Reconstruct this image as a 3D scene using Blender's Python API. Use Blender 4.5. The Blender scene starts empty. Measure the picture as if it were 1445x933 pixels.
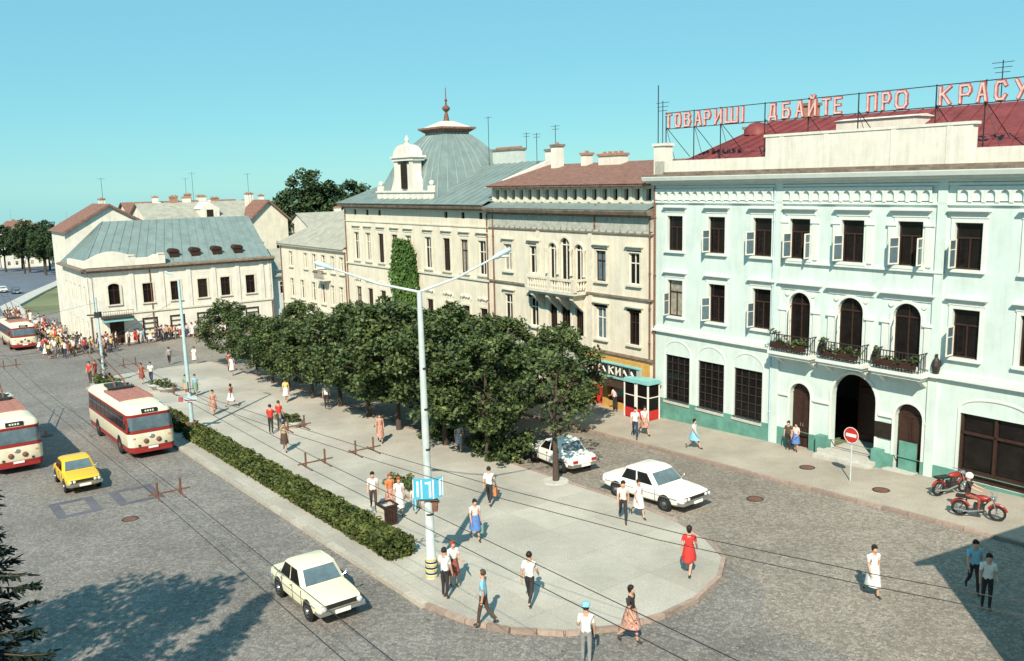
import bpy, bmesh, math, random
from mathutils import Vector, Matrix
R = math.radians
random.seed(7)
SC = bpy.context.scene
COL = SC.collection

# ------------------------------------------------------------------ camera
PITCH, ROLL = R(9.5), R(1.3)
_f = Vector((0, math.cos(PITCH), -math.sin(PITCH))); _r = Vector((1, 0, 0)); _u = _r.cross(_f)
_r2 = _r * math.cos(ROLL) - _u * math.sin(ROLL); _u2 = _r * math.sin(ROLL) + _u * math.cos(ROLL)
cam_data = bpy.data.cameras.new('camera'); cam = bpy.data.objects.new('camera', cam_data); COL.objects.link(cam)
m3 = Matrix((_r2, _u2, -_f)).transposed()
cam.matrix_world = Matrix.Translation((0, 0, 14.0)) @ m3.to_4x4()
cam_data.sensor_width = 36.0; cam_data.lens = 36.0 * 1255 / 1445
cam_data.clip_start = 0.1; cam_data.clip_end = 20000
SC.camera = cam

# ------------------------------------------------------------------ sky and sun
SUN_EL, SUN_AZ = R(41), R(10)          # light travels 10 degrees right of the view axis
world = bpy.data.worlds.new('World'); SC.world = world; world.use_nodes = True
nt = world.node_tree; nt.nodes.clear()
wo = nt.nodes.new('ShaderNodeOutputWorld'); bg = nt.nodes.new('ShaderNodeBackground')
sk = nt.nodes.new('ShaderNodeTexSky'); sk.sky_type = 'NISHITA'; sk.sun_disc = False
sk.sun_elevation = SUN_EL; sk.sun_rotation = math.pi + SUN_AZ
sk.air_density = 1.0; sk.dust_density = 0.0; sk.ozone_density = 2.0; sk.altitude = 100
tint = nt.nodes.new('ShaderNodeMix'); tint.data_type = 'RGBA'; tint.blend_type = 'MULTIPLY'
tint.inputs['Factor'].default_value = 1.0
tint.inputs['B'].default_value = (0.62, 1.04, 0.92, 1)
even = nt.nodes.new('ShaderNodeMix'); even.data_type = 'RGBA'; even.inputs['Factor'].default_value = 0.80
even.inputs['B'].default_value = (1.12, 2.85, 3.68, 1)      # clear summer blue, the same all round
nt.links.new(sk.outputs['Color'], tint.inputs['A']); nt.links.new(tint.outputs['Result'], even.inputs['A']); nt.links.new(even.outputs['Result'], bg.inputs['Color'])
bg.inputs['Strength'].default_value = 0.138
nt.links.new(bg.outputs['Background'], wo.inputs['Surface'])
sun_data = bpy.data.lights.new('sun', 'SUN'); sun_data.energy = 5.0; sun_data.angle = R(0.5); sun_data.color = (1.0, 0.90, 0.73)
sun = bpy.data.objects.new('sun', sun_data); COL.objects.link(sun)
sun.location = (-20, -60, 60)
sun.rotation_euler = Vector((math.sin(SUN_AZ) * math.cos(SUN_EL), math.cos(SUN_AZ) * math.cos(SUN_EL), -math.sin(SUN_EL))).to_track_quat('-Z', 'Y').to_euler()
SC.render.engine = 'CYCLES'
SC.view_settings.view_transform = 'Standard'; SC.view_settings.look = 'None'
SC.view_settings.exposure = 0.45; SC.view_settings.gamma = 1.0

# ------------------------------------------------------------------ street frame: s along the facade row, t out from it
AX, AY, HD = 8.335, 51.572, R(36)
EX, EY = -math.sin(HD), math.cos(HD)
NX, NY = -math.cos(HD), -math.sin(HD)
ROT = R(-54)                       # local +x runs along the row towards the square's near end
def gzs(s): return -0.1 - 0.04 * s
def W(s, t, dz=0.0): return Vector((AX + EX * s + NX * t, AY + EY * s + NY * t, gzs(s) + dz))
def WZ(s, t, z): return Vector((AX + EX * s + NX * t, AY + EY * s + NY * t, z))

# ------------------------------------------------------------------ materials
MATS = {}
def mat(name, col, rough=0.8, var=0.12, scale=2.0, col2=None, bump=0.0, bscale=30.0, spec=0.3, metal=0.0, streak=0.0, island=0.0, kind=None, trans=0.0, obj=False):
    if name in MATS: return MATS[name]
    m = bpy.data.materials.new(name); m.use_nodes = True
    n = m.node_tree.nodes; l = m.node_tree.links
    p = n['Principled BSDF']; p.inputs['Roughness'].default_value = rough; p.inputs['Metallic'].default_value = metal
    p.inputs['Specular IOR Level'].default_value = spec
    tc = n.new('ShaderNodeTexCoord')
    c1 = [c * (1 - var) for c in col]; c2 = list(col2) if col2 else [min(1, c * (1 + var)) for c in col]
    nz = n.new('ShaderNodeTexNoise'); nz.inputs['Scale'].default_value = scale; nz.inputs['Detail'].default_value = 6; nz.inputs['Roughness'].default_value = 0.65
    l.new(tc.outputs['Object'], nz.inputs['Vector'])
    rp = n.new('ShaderNodeValToRGB'); rp.color_ramp.elements[0].position = 0.32; rp.color_ramp.elements[1].position = 0.68
    rp.color_ramp.elements[0].color = (*c1, 1); rp.color_ramp.elements[1].color = (*c2, 1)
    l.new(nz.outputs['Fac'], rp.inputs['Fac'])
    out = rp.outputs['Color']
    def mul(a, fac_socket, lo, hi):
        mr = n.new('ShaderNodeMapRange'); mr.inputs['To Min'].default_value = lo; mr.inputs['To Max'].default_value = hi
        l.new(fac_socket, mr.inputs['Value'])
        mx = n.new('ShaderNodeMix'); mx.data_type = 'RGBA'; mx.blend_type = 'MULTIPLY'; mx.inputs['Factor'].default_value = 1
        l.new(a, mx.inputs['A']); l.new(mr.outputs['Result'], mx.inputs['B']); return mx.outputs['Result']
    if streak:
        mp = n.new('ShaderNodeMapping'); mp.inputs['Scale'].default_value = (2.2, 2.2, 0.22); l.new(tc.outputs['Object'], mp.inputs['Vector'])
        ns = n.new('ShaderNodeTexNoise'); ns.inputs['Scale'].default_value = 1.6; ns.inputs['Detail'].default_value = 8; ns.inputs['Roughness'].default_value = 0.7
        l.new(mp.outputs['Vector'], ns.inputs['Vector']); out = mul(out, ns.outputs['Fac'], 1 - streak * 1.5, 1 + streak)
    if island:
        ge = n.new('ShaderNodeNewGeometry'); out = mul(out, ge.outputs['Random Per Island'], 1 - island, 1 + island)
    if obj:
        oi = n.new('ShaderNodeObjectInfo'); out = mul(out, oi.outputs['Random'], 1 - obj, 1 + obj)
    if kind == 'cobble':
        vo = n.new('ShaderNodeTexVoronoi'); vo.feature = 'F1'; vo.inputs['Scale'].default_value = bscale; l.new(tc.outputs['Object'], vo.inputs['Vector'])
        sep = n.new('ShaderNodeSeparateColor'); l.new(vo.outputs['Color'], sep.inputs['Color'])
        out = mul(out, sep.outputs['Red'], 0.74, 1.26)
        ve = n.new('ShaderNodeTexVoronoi'); ve.feature = 'DISTANCE_TO_EDGE'; ve.inputs['Scale'].default_value = bscale; l.new(tc.outputs['Object'], ve.inputs['Vector'])
        mr = n.new('ShaderNodeMapRange'); mr.inputs['From Max'].default_value = 0.09; mr.inputs['To Min'].default_value = 0.5; l.new(ve.outputs['Distance'], mr.inputs['Value'])
        mx = n.new('ShaderNodeMix'); mx.data_type = 'RGBA'; mx.blend_type = 'MULTIPLY'; mx.inputs['Factor'].default_value = 1
        l.new(out, mx.inputs['A']); l.new(mr.outputs['Result'], mx.inputs['B']); out = mx.outputs['Result']
        nl = n.new('ShaderNodeTexNoise'); nl.inputs['Scale'].default_value = 0.16; nl.inputs['Detail'].default_value = 4; l.new(tc.outputs['Object'], nl.inputs['Vector'])
        out = mul(out, nl.outputs['Fac'], 0.6, 1.4)
        bp = n.new('ShaderNodeBump'); bp.inputs['Strength'].default_value = bump; bp.inputs['Distance'].default_value = 0.02
        l.new(mr.outputs['Result'], bp.inputs['Height']); l.new(bp.outputs['Normal'], p.inputs['Normal'])
    elif kind == 'speckle':
        nf = n.new('ShaderNodeTexNoise'); nf.inputs['Scale'].default_value = bscale; nf.inputs['Detail'].default_value = 3; l.new(tc.outputs['Object'], nf.inputs['Vector'])
        out = mul(out, nf.outputs['Fac'], 0.62, 1.38)
        nl = n.new('ShaderNodeTexNoise'); nl.inputs['Scale'].default_value = 0.22; nl.inputs['Detail'].default_value = 5; l.new(tc.outputs['Object'], nl.inputs['Vector'])
        out = mul(out, nl.outputs['Fac'], 0.62, 1.36)
    if bump and kind != 'cobble':
        nb = n.new('ShaderNodeTexNoise'); nb.inputs['Scale'].default_value = bscale; nb.inputs['Detail'].default_value = 5; l.new(tc.outputs['Object'], nb.inputs['Vector'])
        bp = n.new('ShaderNodeBump'); bp.inputs['Strength'].default_value = bump; bp.inputs['Distance'].default_value = 0.03
        l.new(nb.outputs['Fac'], bp.inputs['Height']); l.new(bp.outputs['Normal'], p.inputs['Normal'])
    if kind == 'tiles':
        wv = n.new('ShaderNodeTexWave'); wv.wave_type = 'BANDS'; wv.bands_direction = 'X'; wv.inputs['Scale'].default_value = 1.6; wv.inputs['Distortion'].default_value = 1.2
        l.new(tc.outputs['Object'], wv.inputs['Vector']); out = mul(out, wv.outputs['Fac'], 0.8, 1.15)
    l.new(out, p.inputs['Base Color'])
    if trans:
        p.inputs['Transmission Weight'].default_value = trans
    MATS[name] = m
    return m

M = lambda *a, **k: mat(*a, **k)
mint = M('mint_plaster', (0.60, 0.70, 0.665), .85, .09, .7, bump=.15, bscale=14, streak=.17)
mint_trim = M('mint_trim', (0.66, 0.70, 0.66), .8, .06, 2, streak=.08)
teal = M('teal_plinth', (0.115, 0.285, 0.235), .75, .22, 1.6, streak=.15, bump=.15, bscale=12)
cream = M('cream_plaster', (0.70, 0.645, 0.53), .85, .10, .8, bump=.2, bscale=12, streak=.23)
cream_b = M('pale_yellow_plaster', (0.71, 0.655, 0.53), .85, .10, .8, bump=.2, bscale=12, streak=.22)
whitew = M('white_plaster', (0.72, 0.69, 0.61), .85, .11, .8, bump=.2, bscale=12, streak=.24)
trim = M('stone_trim', (0.64, 0.60, 0.50), .8, .12, 3, streak=.16)
wthr = M('weathered_cornice', (0.22, 0.175, 0.135), .85, .35, 2.2, streak=.25)
greyfr = M('grey_frieze', (0.42, 0.43, 0.38), .85, .25, 3, streak=.2)
redroof = M('red_sheet_roof', (0.19, 0.042, 0.042), .6, .28, 1.3, streak=.15, bump=.1, bscale=6)
turq = M('green_sheet_roof', (0.185, 0.245, 0.24), .5, .16, .9, streak=.14, bump=.06, bscale=5, spec=.4)
greyroof = M('grey_tile_roof', (0.34, 0.335, 0.285), .85, .2, 1.2, bump=.5, bscale=9, kind='tiles')
brownroof = M('brown_tile_roof', (0.22, 0.115, 0.088), .85, .32, 3, bump=.6, bscale=8, kind='tiles')
brick = M('chimney_brick', (0.36, 0.20, 0.14), .9, .3, 6, bump=.4, bscale=14)
brownwood = M('brown_wood', (0.042, 0.02, 0.014), .6, .25, 6)
whitewood = M('white_wood', (0.70, 0.68, 0.60), .6, .1, 5)
ochre = M('ochre_panel', (0.52, 0.31, 0.09), .6, .18, 3, streak=.12)
glassd = M('dark_glass', (0.011, 0.009, 0.009), .15, .4, 1.5, spec=.25)
glassb = M('blue_glass', (0.10, 0.15, 0.18), .08, .3, 1.5, spec=.6)
curtain = M('curtained_glass', (0.30, 0.28, 0.23), .35, .35, 3.5, spec=.5, streak=.3)
darkvoid = M('dark_interior', (0.02, 0.014, 0.011), .9, .3, 3)
iron = M('dark_iron', (0.045, 0.04, 0.038), .55, .3, 8, metal=.3)
rustm = M('rusty_steel', (0.16, 0.08, 0.055), .7, .35, 8)
wirem = M('wire', (0.03, 0.028, 0.027), .5, .1, 5)
greymet = M('grey_pole_paint', (0.50, 0.56, 0.56), .55, .1, 3, streak=.12)
bluemet = M('pale_blue_paint', (0.42, 0.55, 0.58), .6, .1, 3, streak=.1)
white = M('white_paint', (0.78, 0.77, 0.72), .5, .05, 4)
carwhite = M('white_car_paint', (0.80, 0.78, 0.72), .28, .03, 3, spec=.5)
carcream = M('cream_car_paint', (0.78, 0.73, 0.53), .28, .03, 3, spec=.5)
caryel = M('yellow_car_paint', (0.74, 0.46, 0.025), .28, .03, 3, spec=.5)
cardark = M('dark_car_paint', (0.05, 0.06, 0.09), .3, .05, 3, spec=.5)
buscream = M('bus_cream', (0.74, 0.69, 0.52), .4, .06, 2, spec=.4, streak=.06)
busred = M('bus_red', (0.27, 0.028, 0.026), .4, .12, 2, spec=.4)
busroof = M('bus_roof_red', (0.36, 0.17, 0.14), .7, .25, 4)
chrome = M('chrome', (0.6, 0.6, 0.6), .25, .05, 4, metal=.9)
rubber = M('rubber', (0.02, 0.02, 0.02), .8, .2, 8)
lampred = M('red_lens', (0.35, 0.03, 0.02), .3, .1, 8)
lampamb = M('amber_lens', (0.6, 0.22, 0.03), .3, .1, 8)
lampclr = M('clear_lens', (0.62, 0.62, 0.6), .2, .1, 8)
black = M('black_trim', (0.02, 0.02, 0.02), .6, .2, 6)
redpaint = M('red_paint', (0.48, 0.03, 0.025), .5, .12, 4)
turqpaint = M('turquoise_paint', (0.22, 0.48, 0.48), .6, .12, 4)
bluesign = M('blue_sign', (0.07, 0.40, 0.58), .5, .05, 4)
pink = M('faded_pink_sign', (0.66, 0.46, 0.43), .6, .22, 5)
signred = M('sign_red', (0.40, 0.10, 0.09), .6, .25, 5)
yellowp = M('yellow_paint', (0.66, 0.50, 0.10), .6, .1, 4)
concrete = M('concrete', (0.47, 0.46, 0.42), .9, .14, 3, bump=.2, bscale=25)
slabm = M('plaza_slab', (0.41, 0.385, 0.335), .9, .08, .9, kind='speckle', bscale=22, bump=.25, obj=.06)
roadm = M('setts', (0.228, 0.209, 0.192), .8, .10, .5, kind='cobble', bscale=9, bump=.5)
lanem = M('lane_setts', (0.268, 0.236, 0.202), .88, .10, .5, kind='cobble', bscale=9.5, bump=.5)
walkm = M('sidewalk_asphalt', (0.37, 0.33, 0.275), .9, .1, .8, kind='speckle', bscale=20, bump=.25)
patchm = M('tar_patch', (0.115, 0.11, 0.13), .85, .15, 2, kind='speckle', bscale=20)
kerbm = M('kerb_granite', (0.33, 0.25, 0.21), .85, .2, 6, bump=.3, bscale=30, obj=.18)
kerbl = M('kerb_pale', (0.42, 0.38, 0.32), .85, .15, 6, bump=.3, bscale=30, obj=.12)
farroad = M('far_asphalt', (0.13, 0.15, 0.19), .85, .12, .4, kind='speckle', bscale=5)
earth = M('earth_grass', (0.16, 0.17, 0.09), .95, .3, .1)
bark = M('bark', (0.075, 0.055, 0.042), .9, .3, 9, bump=.5, bscale=20)
leafm = M('leaves', (0.046, 0.088, 0.028), .55, .45, .8, col2=(0.105, 0.140, 0.046), island=.55, spec=.3)
leafd = M('far_leaves', (0.045, 0.085, 0.04), .6, .35, .25, col2=(0.075, 0.115, 0.05), island=.4, spec=.2)
leafs = M('spruce_needles', (0.012, 0.022, 0.014), .7, .4, .8, island=.4, spec=.2)
leafh = M('hedge_leaves', (0.055, 0.088, 0.022), .6, .4, .9, col2=(0.115, 0.135, 0.035), island=.45, spec=.25)
leafi = M('ivy_leaves', (0.055, 0.12, 0.022), .55, .3, .9, col2=(0.09, 0.16, 0.03), island=.4, spec=.3)
leafp = M('planter_leaves', (0.06, 0.10, 0.03), .6, .3, 2, col2=(0.14, 0.15, 0.05), island=.4)

# ------------------------------------------------------------------ mesh builder
class MB:
    def __init__(s): s.v = []; s.f = []; s.m = []
    def add(s, pts): 
        b = len(s.v); s.v.extend([tuple(p) for p in pts]); return b
    def face(s, pts, m=0):
        b = s.add(pts); s.f.append(tuple(range(b, b + len(pts)))); s.m.append(m)
    def box(s, x0, x1, y0, y1, z0, z1, m=0):
        b = s.add([(x0,y0,z0),(x1,y0,z0),(x1,y1,z0),(x0,y1,z0),(x0,y0,z1),(x1,y0,z1),(x1,y1,z1),(x0,y1,z1)])
        for q in ((3,2,1,0),(4,5,6,7),(0,1,5,4),(1,2,6,5),(2,3,7,6),(3,0,4,7)): s.f.append(tuple(b+i for i in q)); s.m.append(m)
    def ext(s, pts, vec, m=0):
        n = len(pts); a = s.add(pts); v = Vector(vec); c = s.add([Vector(p) + v for p in pts])
        s.f.append(tuple(a + i for i in range(n))[::-1]); s.m.append(m); s.f.append(tuple(c + i for i in range(n))); s.m.append(m)
        for i in range(n): j = (i+1) % n; s.f.append((a+i, a+j, c+j, c+i)); s.m.append(m)
    def tube(s, pts, r, n=6, m=0, cap=True):
        pts = [Vector(p) for p in pts]; k = len(pts); rs = r if isinstance(r, (list, tuple)) else [r]*k
        rings = []; up = None
        for i, p in enumerate(pts):
            d = (pts[min(i+1,k-1)] - pts[max(i-1,0)]).normalized()
            if up is None: up = Vector((0,0,1)) if abs(d.z) < .9 else Vector((1,0,0))
            a = d.cross(up).normalized(); b2 = a.cross(d).normalized(); up = b2
            rings.append(s.add([p + (a*math.cos(2*math.pi*q/n) + b2*math.sin(2*math.pi*q/n)) * rs[i] for q in range(n)]))
        for i in range(k-1):
            for q in range(n): q2 = (q+1) % n; s.f.append((rings[i]+q, rings[i]+q2, rings[i+1]+q2, rings[i+1]+q)); s.m.append(m)
        if cap:
            s.f.append(tuple(rings[0]+q for q in range(n))[::-1]); s.m.append(m); s.f.append(tuple(rings[-1]+q for q in range(n))); s.m.append(m)
    def lathe(s, prof, n=12, m=0, c=(0,0,0), axis='z', cap=True):
        rings = []
        for r, h in prof:
            ring = []
            for q in range(n):
                a = 2*math.pi*q/n; x, y = r*math.cos(a), r*math.sin(a)
                if axis == 'z': p = (c[0]+x, c[1]+y, c[2]+h)
                elif axis == 'y': p = (c[0]+x, c[1]+h, c[2]+y)
                else: p = (c[0]+h, c[1]+x, c[2]+y)
                ring.append(p)
            rings.append(s.add(ring))
        for i in range(len(rings)-1):
            for q in range(n): q2 = (q+1) % n; s.f.append((rings[i]+q, rings[i]+q2, rings[i+1]+q2, rings[i+1]+q)); s.m.append(m)
        if cap:
            s.f.append(tuple(rings[0]+q for q in range(n))[::-1]); s.m.append(m); s.f.append(tuple(rings[-1]+q for q in range(n))); s.m.append(m)
    def ball(s, c, r, n=8, k=5, m=0):
        if not isinstance(r, (tuple, list)): r = (r, r, r)
        rings = []
        for i in range(1, k):
            a = math.pi*i/k
            rings.append(s.add([(c[0]+r[0]*math.sin(a)*math.cos(2*math.pi*q/n), c[1]+r[1]*math.sin(a)*math.sin(2*math.pi*q/n), c[2]-r[2]*math.cos(a)) for q in range(n)]))
        b = s.add([(c[0],c[1],c[2]-r[2])]); t = s.add([(c[0],c[1],c[2]+r[2])])
        for i in range(len(rings)-1):
            for q in range(n): q2 = (q+1)%n; s.f.append((rings[i]+q, rings[i]+q2, rings[i+1]+q2, rings[i+1]+q)); s.m.append(m)
        for q in range(n):
            q2 = (q+1)%n; s.f.append((b, rings[0]+q2, rings[0]+q)); s.m.append(m); s.f.append((t, rings[-1]+q, rings[-1]+q2)); s.m.append(m)
    def mesh(s, name, mats, smooth=False, fix=True, angle=40):
        me = bpy.data.meshes.new(name); me.from_pydata(s.v, [], s.f)
        for mm in (mats if isinstance(mats, (list, tuple)) else [mats]): me.materials.append(mm)
        me.polygons.foreach_set('material_index', s.m)
        if fix:
            b = bmesh.new(); b.from_mesh(me); bmesh.ops.recalc_face_normals(b, faces=b.faces); b.to_mesh(me); b.free()
        if smooth:
            me.polygons.foreach_set('use_smooth', [True]*len(me.polygons))
            try: me.set_sharp_from_angle(angle=R(angle))
            except Exception: pass
        me.update(); return me
    def build(s, name, mats, parent=None, smooth=False, fix=True, loc=None, rz=None, angle=40):
        return place(name, s.mesh(name, mats, smooth, fix, angle), parent, loc, rz)
def place(name, me, parent=None, loc=None, rz=None, scale=None, rot=None):
    o = bpy.data.objects.new(name, me); COL.objects.link(o)
    if parent: o.parent = parent
    if loc is not None: o.location = loc
    if rz is not None: o.rotation_euler = (0, 0, rz)
    if rot is not None: o.rotation_euler = rot
    if scale is not None: o.scale = scale if isinstance(scale, (tuple, list)) else (scale,)*3
    return o
def tag(o, label=None, cat=None, group=None, kind=None):
    if label: o['label'] = label
    if cat: o['category'] = cat
    if group: o['group'] = group
    if kind: o['kind'] = kind
    return o
def thing(name, label, cat, loc=(0,0,0), rz=0, group=None, scale=None):
    o = place(name, None, None, loc, rz, scale); o.empty_display_size = .2
    return tag(o, label, cat, group)
def copy_tree(o, parent=None):
    c = o.copy(); COL.objects.link(c); c.parent = parent
    for ch in list(o.children): copy_tree(ch, c)
    return c
# ------------------------------------------------------------------ ground, roads, plaza
def sheet(name, poly_st, dz, m, parent=None, sub=None):
    mb = MB(); mb.face([W(s, t, dz) for s, t in poly_st]); o = mb.build(name, m, parent, fix=False)
    if o.data.polygons[0].normal.z < 0: o.data.flip_normals()
    if parent is None: tag(o, kind='structure')
    return o
def rect(s0, s1, t0, t1): return [(s0,t0),(s1,t0),(s1,t1),(s0,t1)]
sheet('ground', rect(-400, 5000, -3500, 3500), -0.02, earth)
sheet('road', rect(-70, 120, 12, 75), 0.0, roadm)
sheet('lane', [(-70,5.05),(62,5.05),(62,12.2),(-9,12.0),(-13,12.6),(-19.5,14.5),(-21,16.5),(-70,14)], 0.006, lanem)
far_st = [(95,15),(139,18.8),(173,9.8),(209,-0.6),(260,-14),(420,-60),(460,10),(340,24),(200,40),(110,48)]
sheet('far_road', far_st, 0.012, farroad)
cross = sheet('side_street', rect(57.3, 66.8, -40, 12.2), 0.008, lanem)
# tar patches round two repaired trenches
for k, (s0, s1, t0, t1) in enumerate([(5.5, 8.2, 29.5, 31.4), (5.5, 8.2, 26.8, 28.8)]):
    fr = tag(place('road_patch', None), kind='structure')
    w = .42
    for q in (rect(s0, s0+w, t0, t1), rect(s1-w, s1, t0, t1), rect(s0+w, s1-w, t0, t0+w), rect(s0+w, s1-w, t1-w, t1)):
        sheet('patch', q, .006, patchm, fr)

def clip(poly, conv):
    # Sutherland-Hodgman, conv counter-clockwise
    out = poly
    n = len(conv)
    for i in range(n):
        a, b = conv[i], conv[(i+1) % n]; inp = out; out = []
        def side(p): return (b[0]-a[0])*(p[1]-a[1]) - (b[1]-a[1])*(p[0]-a[0])
        for j in range(len(inp)):
            p, q = inp[j], inp[(j+1) % len(inp)]; sp, sq = side(p), side(q)
            if sp >= 0: out.append(p)
            if (sp >= 0) != (sq >= 0):
                k = sp/(sp-sq); out.append((p[0]+(q[0]-p[0])*k, p[1]+(q[1]-p[1])*k))
        if not out: return []
    return out
def area(p): return sum(p[i][0]*p[(i+1)%len(p)][1] - p[(i+1)%len(p)][0]*p[i][1] for i in range(len(p)))/2
def arc_st(cs, ct, r, a0, a1, n): return [(cs + r*math.cos(R(a0+(a1-a0)*i/n)), ct + r*math.sin(R(a0+(a1-a0)*i/n))) for i in range(n+1)]
near_end = [(-9.0,12.05),(-11,12.0),(-13.5,12.25),(-15.5,12.85),(-17.0,13.7),(-18.0,15.1),(-18.6,16.9),(-18.7,18.4),(-18.4,20.0),(-17.6,21.4),(-16.4,22.5),(-15.0,23.15),(-13.2,23.5)]
plaza_poly = near_end + [(40.0,23.5),(42.6,22.8),(44.3,21.0),(45,18.5),(45,12.05)]
if area(plaza_poly) < 0: plaza_poly.reverse()
plaza = MB()
plaza.ext([W(s, t, -.3) for s, t in plaza_poly], (0,0,.40))
plaza = tag(plaza.build('plaza', slabm), kind='structure')
inner = plaza_poly
def slab(parent, poly, z0, z1, m, name):
    mb = MB(); mb.ext([W(s, t, z0) for s, t in poly], (0,0,z1-z0)); return mb.build(name, m, parent)
ds, dt = 2.75, 2.25
s = -19.0
row = 0
while s < 45.5:
    t = 12.0
    while t < 23.6:
        g = .011
        q = [(s+g,t+g),(s+ds-g,t+g),(s+ds-g,t+dt-g),(s+g,t+dt-g)]
        if area(q) < 0: q.reverse()
        c = clip(q, [(a, b) for a, b in inner])
        if len(c) > 2 and abs(area(c)) > .25: slab(plaza, c, .09, .12 + random.uniform(0, .007), slabm, 'slab')
        t += dt
    s += ds
def kerb_run(parent, pts, wid, z0, z1, m, step=1.0, name='kerb_stone'):
    # pts: polyline in (s,t); stones sit on the left-hand side offset
    segs = []
    for i in range(len(pts)-1):
        a, b = Vector(pts[i]), Vector(pts[i+1]); L = (b-a).length; n = max(1, round(L/step))
        for k in range(n): segs.append((a + (b-a)*(k/n), a + (b-a)*((k+1)/n)))
    for a, b in segs:
        d = (b-a).normalized(); nn = Vector((-d.y, d.x)); g = .012
        a2, b2 = a + d*g, b - d*g; h = random.uniform(-.006, .006)
        mb = MB(); mb.ext([W(*p, z0) for p in (a2, b2, b2+nn*wid, a2+nn*wid)], (0,0,z1-z0+h)); mb.build(name, m, parent)
kp = [p for p in near_end]
kerb_run(plaza, kp, .16, -.1, .155, kerbm, .95)
kerb_run(plaza, [(-13.2,23.5),(40,23.5)], .26, -.1, .15, kerbl, 1.2)
kerb_run(plaza, [(45,12.05),(-9,12.05)], .16, -.1, .15, kerbm, 1.3)
# pavement along the row of houses
walk = MB(); walk.ext([W(s, t, -.3) for s, t in rect(-45, 57.3, -.3, 4.85)], (0,0,.42)); walk = tag(walk.build('pavement', walkm), kind='structure')
kerb_run(walk, [(-30, 4.85),(57.3, 4.85)], .18, -.1, .14, kerbm, 1.1)
# pavement round the corner house
walk2 = MB(); walk2.ext([W(s, t, -.3) for s, t in [(66.9,-3),(66.9,20.0),(68.2,21.3),(120,21.3),(120,17),(69,17),(69,-3)]], (0,0,.42)); walk2 = tag(walk2.build('pavement', walkm), kind='structure')
fw = MB(); pts = [(108,20.9),(139,18.8),(173,9.8),(209,-.6),(260,-14)]
for i in range(len(pts)-1):
    (a,b),(c,d) = pts[i], pts[i+1]; fw.ext([W(a,b,-.2),W(c,d,-.2),W(c,d-3,-.2),W(a,b-3,-.2)], (0,0,.55))
tag(fw.build('far_pavement', concrete), kind='structure')

# ------------------------------------------------------------------ foliage helpers
def leafcloud(mb, centers, per, spread, size, flat=.6, rnd=random):
    for c in centers:
        cr = spread * rnd.uniform(.7, 1.25)
        for _ in range(per):
            while True:
                d = Vector((rnd.uniform(-1,1), rnd.uniform(-1,1), rnd.uniform(-1,1)))
                if d.length <= 1: break
            p = Vector(c) + Vector((d.x*cr, d.y*cr, d.z*cr*.75))
            a = Vector((rnd.gauss(0,1), rnd.gauss(0,1), rnd.gauss(0,flat))).normalized()
            n = Vector((rnd.gauss(0,.7), rnd.gauss(0,.7), 1)).normalized()
            b = n.cross(a)
            if b.length < .1: continue
            b.normalize(); sz = size * rnd.uniform(.6, 1.3)
            mb.face([p - a*sz*.5, p + b*sz*.32, p + a*sz*.55, p - b*sz*.32])
def tree_mesh(seed, h, cr, ch, trunk_h, per=70, nclump=70, leaf=.26, lm=None, lean=0.0, clump=.62):
    rnd = random.Random(seed)
    tb = MB(); top = Vector((lean*h, rnd.uniform(-.2,.2), h*.8))
    pts = [Vector((0,0,-.15)), Vector((lean*h*.2+.03, .02, trunk_h*.5)), Vector((lean*h*.45, rnd.uniform(-.08,.08), trunk_h)), Vector((lean*h*.75, rnd.uniform(-.15,.15), h*.62)), top]
    r0 = .035*h*.55; tb.tube(pts, [r0*1.25, r0, r0*.85, r0*.5, r0*.15], 8)
    cz = h - ch/2; cen = []
    for i in range(9):
        a = rnd.uniform(0, 6.28); k = rnd.uniform(.1,.8); st_ = pts[2].lerp(pts[3], k); e_ = Vector((math.cos(a)*cr*rnd.uniform(.5,.8)+lean*h*.6, math.sin(a)*cr*rnd.uniform(.5,.8), cz + rnd.uniform(-.28,.3)*ch))
        tb.tube([st_, st_.lerp(e_,.5)+Vector((0,0,.12*h*.3)), e_], [r0*.45, r0*.28, r0*.1], 5)
    for i in range(nclump):
        while True:
            d = Vector((rnd.uniform(-1,1), rnd.uniform(-1,1), rnd.uniform(-1,1)))
            if .25 < d.length <= 1: break
        if rnd.random() < .75: d = d.normalized() * rnd.uniform(.68, 1.02)
        sq = 1.0 - .25*max(0, d.z)
        cen.append((d.x*cr*sq*rnd.uniform(.85,1.12) + lean*h*.6, d.y*cr*sq, cz + d.z*ch/2))
    lb = MB(); leafcloud(lb, cen, per, clump, leaf, rnd=rnd)
    return tb.mesh('trunk', bark, True), lb.mesh('crown', lm or leafm, fix=False)
def plant_tree(name, label, meshes, loc, rz, sc, group=None, szz=1.0):
    t = thing(name, label, 'tree', loc, rz, group)
    place('trunk', meshes[0], t, scale=(sc, sc, sc*szz)); place('crown', meshes[1], t, scale=(sc, sc, sc*szz)); return t
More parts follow.
